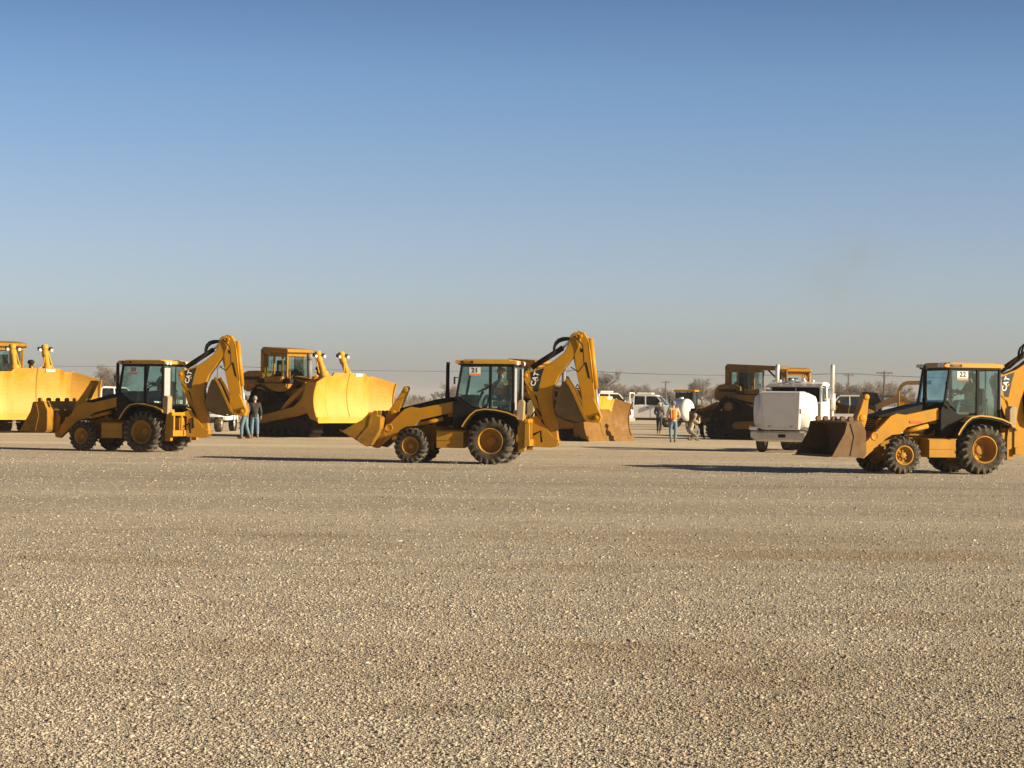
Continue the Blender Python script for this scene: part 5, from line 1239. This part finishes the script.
def ground_mat():
    m, nt, out = new_mat('gravel_ground'); L = nt.links.new
    tc = N(nt, 'ShaderNodeTexCoord'); b = N(nt, 'ShaderNodeBsdfPrincipled'); b.inputs['Roughness'].default_value = .95; b.inputs['Specular IOR Level'].default_value = .15
    v1 = N(nt, 'ShaderNodeTexVoronoi', i_Scale=46.0); v2 = N(nt, 'ShaderNodeTexVoronoi', i_Scale=75.0)
    for v in (v1, v2): L(tc.outputs['Object'], v.inputs['Vector'])
    sp = N(nt, 'ShaderNodeSeparateColor'); L(v1.outputs['Color'], sp.inputs[0]); sp2 = N(nt, 'ShaderNodeSeparateColor'); L(v2.outputs['Color'], sp2.inputs[0])
    rp = N(nt, 'ShaderNodeValToRGB'); e = rp.color_ramp.elements
    e[0].position = 0; e[0].color = (.20, .16, .12, 1); e[1].position = 1; e[1].color = (.67, .59, .47, 1)
    for pos, c in ((.25, (.36, .30, .23, 1)), (.55, (.475, .40, .305, 1)), (.85, (.555, .475, .37, 1))): q = e.new(pos); q.color = c
    av = N(nt, 'ShaderNodeMath', operation='ADD'); L(sp.outputs[0], av.inputs[0]); L(sp2.outputs[0], av.inputs[1])
    hf = N(nt, 'ShaderNodeMath', operation='MULTIPLY'); L(av.outputs[0], hf.inputs[0]); hf.inputs[1].default_value = .5
    L(hf.outputs[0], rp.inputs[0])
    # compacted sandy dirt farther back
    sx = N(nt, 'ShaderNodeSeparateXYZ'); L(tc.outputs['Object'], sx.inputs[0])
    mp = N(nt, 'ShaderNodeMapping'); mp.inputs['Scale'].default_value = (.018, .22, 1); L(tc.outputs['Object'], mp.inputs['Vector'])
    nb = N(nt, 'ShaderNodeTexNoise', i_Scale=1.0, i_Detail=6.0, i_Roughness=.6); L(mp.outputs[0], nb.inputs['Vector'])
    dd = N(nt, 'ShaderNodeMath', operation='MULTIPLY_ADD'); L(nb.outputs['Fac'], dd.inputs[0]); dd.inputs[1].default_value = 26; L(sx.outputs['Y'], dd.inputs[2])
    fr = N(nt, 'ShaderNodeMapRange', interpolation_type='SMOOTHSTEP'); fr.inputs['From Min'].default_value = 62; fr.inputs['From Max'].default_value = 94; L(dd.outputs[0], fr.inputs['Value'])
    n2 = N(nt, 'ShaderNodeTexNoise', i_Scale=1.2, i_Detail=8.0, i_Roughness=.7); L(tc.outputs['Object'], n2.inputs['Vector'])
    sand = N(nt, 'ShaderNodeMix', data_type='RGBA'); sand.inputs['A'].default_value = (.55, .435, .29, 1); sand.inputs['B'].default_value = (.72, .58, .405, 1); L(n2.outputs['Fac'], sand.inputs['Factor'])
    # long wheel-worn bands
    rb = N(nt, 'ShaderNodeMapRange'); rb.inputs['From Min'].default_value = .35; rb.inputs['From Max'].default_value = .65; rb.inputs['To Min'].default_value = .86; rb.inputs['To Max'].default_value = 1.08
    mp2 = N(nt, 'ShaderNodeMapping'); mp2.inputs['Scale'].default_value = (.012, .12, 1); mp2.inputs['Rotation'].default_value = (0, 0, .03); L(tc.outputs['Object'], mp2.inputs['Vector'])
    nb2 = N(nt, 'ShaderNodeTexNoise', i_Scale=1.0, i_Detail=4.0); L(mp2.outputs[0], nb2.inputs['Vector']); L(nb2.outputs['Fac'], rb.inputs['Value'])
    mx = N(nt, 'ShaderNodeMix', data_type='RGBA'); L(fr.outputs[0], mx.inputs['Factor']); L(rp.outputs[0], mx.inputs['A']); L(sand.outputs['Result'], mx.inputs['B'])
    m1 = N(nt, 'ShaderNodeMix', data_type='RGBA', blend_type='MULTIPLY'); m1.inputs['Factor'].default_value = 1; L(mx.outputs['Result'], m1.inputs['A']); L(rb.outputs[0], m1.inputs['B'])
    for sc_, lo_, hi_ in ((5.0, .80, 1.18), (14.0, .84, 1.16)):
        ng = N(nt, 'ShaderNodeTexNoise', i_Scale=sc_, i_Detail=5.0, i_Roughness=.75); L(tc.outputs['Object'], ng.inputs['Vector'])
        rg = N(nt, 'ShaderNodeMapRange'); rg.inputs['From Min'].default_value = .35; rg.inputs['From Max'].default_value = .65; rg.inputs['To Min'].default_value = lo_; rg.inputs['To Max'].default_value = hi_; L(ng.outputs['Fac'], rg.inputs['Value'])
        mg = N(nt, 'ShaderNodeMix', data_type='RGBA', blend_type='MULTIPLY'); mg.inputs['Factor'].default_value = 1; L(m1.outputs['Result'], mg.inputs['A']); L(rg.outputs[0], mg.inputs['B']); m1 = mg
    for sc_, rot_, lo_, hi_ in (((.014, .85, 1), .05, .92, 1.05), ((.03, 2.4, 1), -.04, .93, 1.05)):
        ms = N(nt, 'ShaderNodeMapping'); ms.inputs['Scale'].default_value = sc_; ms.inputs['Rotation'].default_value = (0, 0, rot_); L(tc.outputs['Object'], ms.inputs['Vector'])
        ns_ = N(nt, 'ShaderNodeTexNoise', i_Scale=1.0, i_Detail=4.0, i_Roughness=.6); L(ms.outputs[0], ns_.inputs['Vector'])
        rg = N(nt, 'ShaderNodeMapRange'); rg.inputs['From Min'].default_value = .35; rg.inputs['From Max'].default_value = .62; rg.inputs['To Min'].default_value = lo_; rg.inputs['To Max'].default_value = hi_; L(ns_.outputs['Fac'], rg.inputs['Value'])
        mg = N(nt, 'ShaderNodeMix', data_type='RGBA', blend_type='MULTIPLY'); mg.inputs['Factor'].default_value = 1; L(m1.outputs['Result'], mg.inputs['A']); L(rg.outputs[0], mg.inputs['B']); m1 = mg
    # brown damp patches
    mp3 = N(nt, 'ShaderNodeMapping'); mp3.inputs['Scale'].default_value = (.13, .20, 1); mp3.inputs['Location'].default_value = (3.1, 1.7, 0); L(tc.outputs['Object'], mp3.inputs['Vector'])
    n3 = N(nt, 'ShaderNodeTexNoise', i_Scale=1.0, i_Detail=7.0, i_Roughness=.65); L(mp3.outputs[0], n3.inputs['Vector'])
    r3 = N(nt, 'ShaderNodeMapRange', interpolation_type='SMOOTHSTEP'); r3.inputs['From Min'].default_value = .52; r3.inputs['From Max'].default_value = .72; r3.inputs['To Max'].default_value = .6; L(n3.outputs['Fac'], r3.inputs['Value'])
    m2 = N(nt, 'ShaderNodeMix', data_type='RGBA'); L(r3.outputs[0], m2.inputs['Factor']); L(m1.outputs['Result'], m2.inputs['A']); m2.inputs['B'].default_value = (.22, .165, .10, 1)
    m2 = stain_nodes(nt, tc, m2)
    # far field beyond the yard
    ff = N(nt, 'ShaderNodeMapRange'); ff.inputs['From Min'].default_value = 280; ff.inputs['From Max'].default_value = 330; L(sx.outputs['Y'], ff.inputs['Value'])
    m3 = N(nt, 'ShaderNodeMix', data_type='RGBA'); L(ff.outputs[0], m3.inputs['Factor']); L(m2.outputs['Result'], m3.inputs['A']); m3.inputs['B'].default_value = (.30, .25, .17, 1)
    L(m3.outputs['Result'], b.inputs['Base Color'])
    sub = N(nt, 'ShaderNodeMath', operation='ADD'); L(v1.outputs['Distance'], sub.inputs[0]); L(v2.outputs['Distance'], sub.inputs[1])
    bp = N(nt, 'ShaderNodeBump', invert=True); bp.inputs['Distance'].default_value = .016
    st = N(nt, 'ShaderNodeMapRange'); st.inputs['To Min'].default_value = .55; st.inputs['To Max'].default_value = .25; L(fr.outputs[0], st.inputs['Value']); L(st.outputs[0], bp.inputs['Strength'])
    L(sub.outputs[0], bp.inputs['Height'])
    bp2 = N(nt, 'ShaderNodeBump'); bp2.inputs['Distance'].default_value = .06; bp2.inputs['Strength'].default_value = .6; n4 = N(nt, 'ShaderNodeTexNoise', i_Scale=2.2, i_Detail=6.0, i_Roughness=.65); L(tc.outputs['Object'], n4.inputs['Vector']); L(n4.outputs['Fac'], bp2.inputs['Height']); L(bp.outputs[0], bp2.inputs['Normal'])
    L(bp2.outputs[0], b.inputs['Normal'])
    L(b.outputs[0], out.inputs['Surface'])
    return m
b = MB(); xs = [-GX, -400, -60, 60, 400, GX]; ys = [-200, 0, 40, 120, 400, 5200]
b.add([(x, y, 0) for x in xs for y in ys], [(i * 6 + j, (i + 1) * 6 + j, (i + 1) * 6 + j + 1, i * 6 + j + 1) for i in range(5) for j in range(5)])
gr = b.build('ground', ground_mat()); tag(gr, 'flat pale gravel yard running to the horizon', 'ground', kind='structure')

# loose gravel close to the camera: one mesh of real stones
rs = np.random.RandomState(4)
def gravel(n, d0, d1):
    phi = (1 + 5 ** .5) / 2
    iv = np.array([(-1, phi, 0), (1, phi, 0), (-1, -phi, 0), (1, -phi, 0), (0, -1, phi), (0, 1, phi), (0, -1, -phi), (0, 1, -phi), (phi, 0, -1), (phi, 0, 1), (-phi, 0, -1), (-phi, 0, 1)]) / 1.9
    fc = np.array([(0, 11, 5), (0, 5, 1), (0, 1, 7), (0, 7, 10), (0, 10, 11), (1, 5, 9), (5, 11, 4), (11, 10, 2), (10, 7, 6), (7, 1, 8), (3, 9, 4), (3, 4, 2), (3, 2, 6), (3, 6, 8), (3, 8, 9), (4, 9, 5), (2, 4, 11), (6, 2, 10), (8, 6, 7), (9, 8, 1)])
    d = d0 * (d1 / d0) ** rs.rand(n); size = np.clip(.0049 * np.exp(rs.randn(n) * .40), .0028, .016) * (1 + .02 * np.clip(d - 12, 0, 8))
    k = rs.rand(n) < np.clip((50 - d) / 32, 0, 1) ** 1.2; d = d[k]; size = size[k]
    nb = 80000; e = np.sqrt(14.0 ** 2 + (76.0 ** 2 - 14.0 ** 2) * rs.rand(nb)); ks = rs.rand(nb) < np.clip((74 - e) / 34, 0, 1) * (.35 + .65 * rs.rand(nb)); e = e[ks]
    sb = np.clip(.0120 * np.exp(rs.randn(len(e)) * .35), .006, .034) * (.55 + .012 * np.clip(e - 14, 0, 45)) ; sb = np.minimum(sb, .022)
    d = np.concatenate([d, e]); size = np.concatenate([size, sb]); n = len(d)
    x = (rs.rand(n) - .5) * .56 * d
    a = rs.rand(n) * 6.28
    V = iv[None] * (1 + .28 * rs.randn(n, 12, 1)) * size[:, None, None] * (np.array([1.15, .95, .62])[None, None] * (1 + .25 * rs.randn(n, 1, 3)))
    ca, sa = np.cos(a)[:, None], np.sin(a)[:, None]
    X = V[..., 0] * ca - V[..., 1] * sa + x[:, None]; Yy = V[..., 0] * sa + V[..., 1] * ca + d[:, None]; Z = V[..., 2] + size[:, None] * .15
    P = np.stack([X, Yy, Z], -1).reshape(-1, 3)
    Fc = (fc[None] + (np.arange(n) * 12)[:, None, None]).reshape(-1)
    me = bpy.data.meshes.new('gravel'); me.vertices.add(len(P)); me.vertices.foreach_set('co', P.astype(np.float32).ravel())
    nf = n * 20; me.loops.add(nf * 3); me.loops.foreach_set('vertex_index', Fc.astype(np.int32))
    me.polygons.add(nf); me.polygons.foreach_set('loop_start', np.arange(0, nf * 3, 3, dtype=np.int32)); me.update(calc_edges=True)
    m, nt, out = new_mat('loose_stone'); L = nt.links.new
    g = N(nt, 'ShaderNodeNewGeometry'); rp = N(nt, 'ShaderNodeValToRGB'); e = rp.color_ramp.elements
    e[0].position = 0; e[0].color = (.17, .14, .105, 1); e[1].position = 1; e[1].color = (.61, .545, .44, 1)
    for pos, c in ((.16, (.30, .25, .195, 1)), (.5, (.415, .35, .27, 1)), (.90, (.49, .42, .33, 1))): q = e.new(pos); q.color = c
    L(g.outputs['Random Per Island'], rp.inputs[0])
    bb = N(nt, 'ShaderNodeBsdfPrincipled'); bb.inputs['Roughness'].default_value = .9; bb.inputs['Specular IOR Level'].default_value = .2; tc = N(nt, 'ShaderNodeTexCoord'); pm = N(nt, 'ShaderNodeMapping'); pm.inputs['Scale'].default_value = (.13, .20, 1); pm.inputs['Location'].default_value = (3.1, 1.7, 0); L(tc.outputs['Object'], pm.inputs['Vector'])
    pn = N(nt, 'ShaderNodeTexNoise', i_Scale=1.0, i_Detail=7.0, i_Roughness=.65); L(pm.outputs[0], pn.inputs['Vector'])
    pr = N(nt, 'ShaderNodeMapRange', interpolation_type='SMOOTHSTEP'); pr.inputs['From Min'].default_value = .50; pr.inputs['From Max'].default_value = .72; pr.inputs['To Max'].default_value = .5; L(pn.outputs['Fac'], pr.inputs['Value'])
    pq = N(nt, 'ShaderNodeTexNoise', i_Scale=1.6, i_Detail=6.0, i_Roughness=.7); L(tc.outputs['Object'], pq.inputs['Vector'])
    pv = N(nt, 'ShaderNodeMapRange'); pv.inputs['From Min'].default_value = .3; pv.inputs['From Max'].default_value = .7; pv.inputs['To Min'].default_value = .78; pv.inputs['To Max'].default_value = 1.15; L(pq.outputs['Fac'], pv.inputs['Value'])
    pc = N(nt, 'ShaderNodeMix', data_type='RGBA'); L(pr.outputs[0], pc.inputs['Factor']); L(rp.outputs[0], pc.inputs['A']); pc.inputs['B'].default_value = (.24, .165, .085, 1)
    pw = N(nt, 'ShaderNodeMix', data_type='RGBA', blend_type='MULTIPLY'); pw.inputs['Factor'].default_value = 1; L(pc.outputs['Result'], pw.inputs['A']); L(pv.outputs[0], pw.inputs['B'])
    pw = stain_nodes(nt, tc, pw)
    L(pw.outputs['Result'], bb.inputs['Base Color']); L(bb.outputs[0], out.inputs['Surface'])
    me.materials.append(m); o = bpy.data.objects.new('gravel', me); col.objects.link(o); return o
gv = gravel(400000, 9.4, 50); tag(gv, 'loose mixed tan and grey gravel stones across the near yard', 'gravel', kind='stuff')

# ------------------------------------------------------------------ haze
b = MB(); b.box(-GX - 60, GX + 60, -260, 5260, -1.2, 22)
hz = b.build('haze', None) if False else None
me = bpy.data.meshes.new('haze'); me.from_pydata(b.v, [], b.f); me.update()
hz = bpy.data.objects.new('haze', me); col.objects.link(hz)
m, nt, out = new_mat('haze_air'); vol = N(nt, 'ShaderNodeVolumePrincipled'); vol.inputs['Color'].default_value = (.86, .84, .84, 1); vol.inputs['Density'].default_value = .00019; vol.inputs['Anisotropy'].default_value = .2
nt.links.new(vol.outputs[0], out.inputs['Volume']); me.materials.append(m); tag(hz, 'thin pale haze softening the far trees', 'haze', kind='stuff')

# faint smoke drifting far beyond the yard, right of centre
bm = bmesh.new(); bmesh.ops.create_icosphere(bm, subdivisions=3, radius=1); me = bpy.data.meshes.new('smoke'); bm.to_mesh(me); bm.free()
sm = bpy.data.objects.new('smoke', me); col.objects.link(sm); sp_ = atd(846, 700); sm.location = (sp_.x, sp_.y, 46); sm.scale = (24, 14, 21)
m, nt, out = new_mat('smoke_air'); L = nt.links.new; tc = N(nt, 'ShaderNodeTexCoord'); nz = N(nt, 'ShaderNodeTexNoise', i_Scale=1.7, i_Detail=5.0, i_Roughness=.6); L(tc.outputs['Object'], nz.inputs['Vector'])
mr = N(nt, 'ShaderNodeMapRange'); mr.inputs['From Min'].default_value = .46; mr.inputs['From Max'].default_value = .75; mr.inputs['To Max'].default_value = 1; L(nz.outputs['Fac'], mr.inputs['Value'])
ln = N(nt, 'ShaderNodeVectorMath', operation='LENGTH'); L(tc.outputs['Object'], ln.inputs[0]); fo = N(nt, 'ShaderNodeMapRange', interpolation_type='SMOOTHSTEP'); fo.inputs['From Min'].default_value = .98; fo.inputs['From Max'].default_value = .3; L(ln.outputs['Value'], fo.inputs['Value'])
mu = N(nt, 'ShaderNodeMath', operation='MULTIPLY'); L(mr.outputs[0], mu.inputs[0]); L(fo.outputs[0], mu.inputs[1]); m2_ = N(nt, 'ShaderNodeMath', operation='MULTIPLY'); L(mu.outputs[0], m2_.inputs[0]); m2_.inputs[1].default_value = .032
vol = N(nt, 'ShaderNodeVolumePrincipled'); vol.inputs['Color'].default_value = (.38, .35, .33, 1); L(m2_.outputs[0], vol.inputs['Density']); L(vol.outputs[0], out.inputs['Volume']); me.materials.append(m)
tag(sm, 'faint smudge of brownish smoke hanging in the sky right of centre', 'smoke', kind='stuff')

# ------------------------------------------------------------------ light
AZ = R(21); EL = R(19)
sv = Vector((math.cos(AZ) * math.cos(EL), -math.sin(AZ) * math.cos(EL), math.sin(EL)))
ld = bpy.data.lights.new('sun', 'SUN'); ld.energy = 5.0; ld.angle = R(.53); ld.color = (1, .855, .60)
lo = bpy.data.objects.new('sun', ld); col.objects.link(lo); lo.rotation_euler = (-sv).to_track_quat('-Z', 'Y').to_euler(); lo.location = (30, -30, 40)
w = bpy.data.worlds.new('World'); sc.world = w; w.use_nodes = True; nt = w.node_tree; nt.nodes.clear()
sky = nt.nodes.new('ShaderNodeTexSky'); sky.sky_type = 'NISHITA'; sky.sun_disc = False; sky.sun_elevation = EL; sky.sun_rotation = R(90) + AZ
sky.air_density = 1.0; sky.dust_density = 1.0; sky.ozone_density = 1.5
bg = nt.nodes.new('ShaderNodeBackground'); bg.inputs['Strength'].default_value = .0955
wo = nt.nodes.new('ShaderNodeOutputWorld'); 
wt = nt.nodes.new('ShaderNodeTexCoord'); wx = nt.nodes.new('ShaderNodeSeparateXYZ'); nt.links.new(wt.outputs['Generated'], wx.inputs[0])
wm = nt.nodes.new('ShaderNodeMapRange'); wm.inputs['From Min'].default_value = 0; wm.inputs['From Max'].default_value = .4; nt.links.new(wx.outputs['Z'], wm.inputs['Value'])
wr = nt.nodes.new('ShaderNodeValToRGB'); e = wr.color_ramp.elements   # tint fitted by height; overhead sky dimmed to weaken the fill light
e[0].position = 0; e[0].color = (.62, .67, .90, 1); e[1].position = 1; e[1].color = (.08, .115, .19, 1)
for z, c in ((.010, (.635, .675, .92)), (.026, (.62, .68, .96)), (.042, (.615, .67, .945)), (.089, (.525, .585, .82)), (.145, (.40, .515, .725)), (.22, (.18, .26, .42))):
    q = e.new(z / .4); q.color = (*c, 1)
nt.links.new(wm.outputs[0], wr.inputs[0])
wk = nt.nodes.new('ShaderNodeMix'); wk.data_type = 'RGBA'; wk.blend_type = 'MULTIPLY'; wk.inputs['Factor'].default_value = 1
nt.links.new(sky.outputs[0], wk.inputs['A']); nt.links.new(wr.outputs[0], wk.inputs['B'])
nt.links.new(wk.outputs['Result'], bg.inputs[0]); nt.links.new(bg.outputs[0], wo.inputs[0])
sc.view_settings.view_transform = 'Standard'; sc.view_settings.look = 'None'; sc.view_settings.exposure = 0.9; sc.view_settings.gamma = 1
sc.cycles.max_bounces = 8; sc.cycles.transparent_max_bounces = 16; sc.cycles.volume_bounces = 1
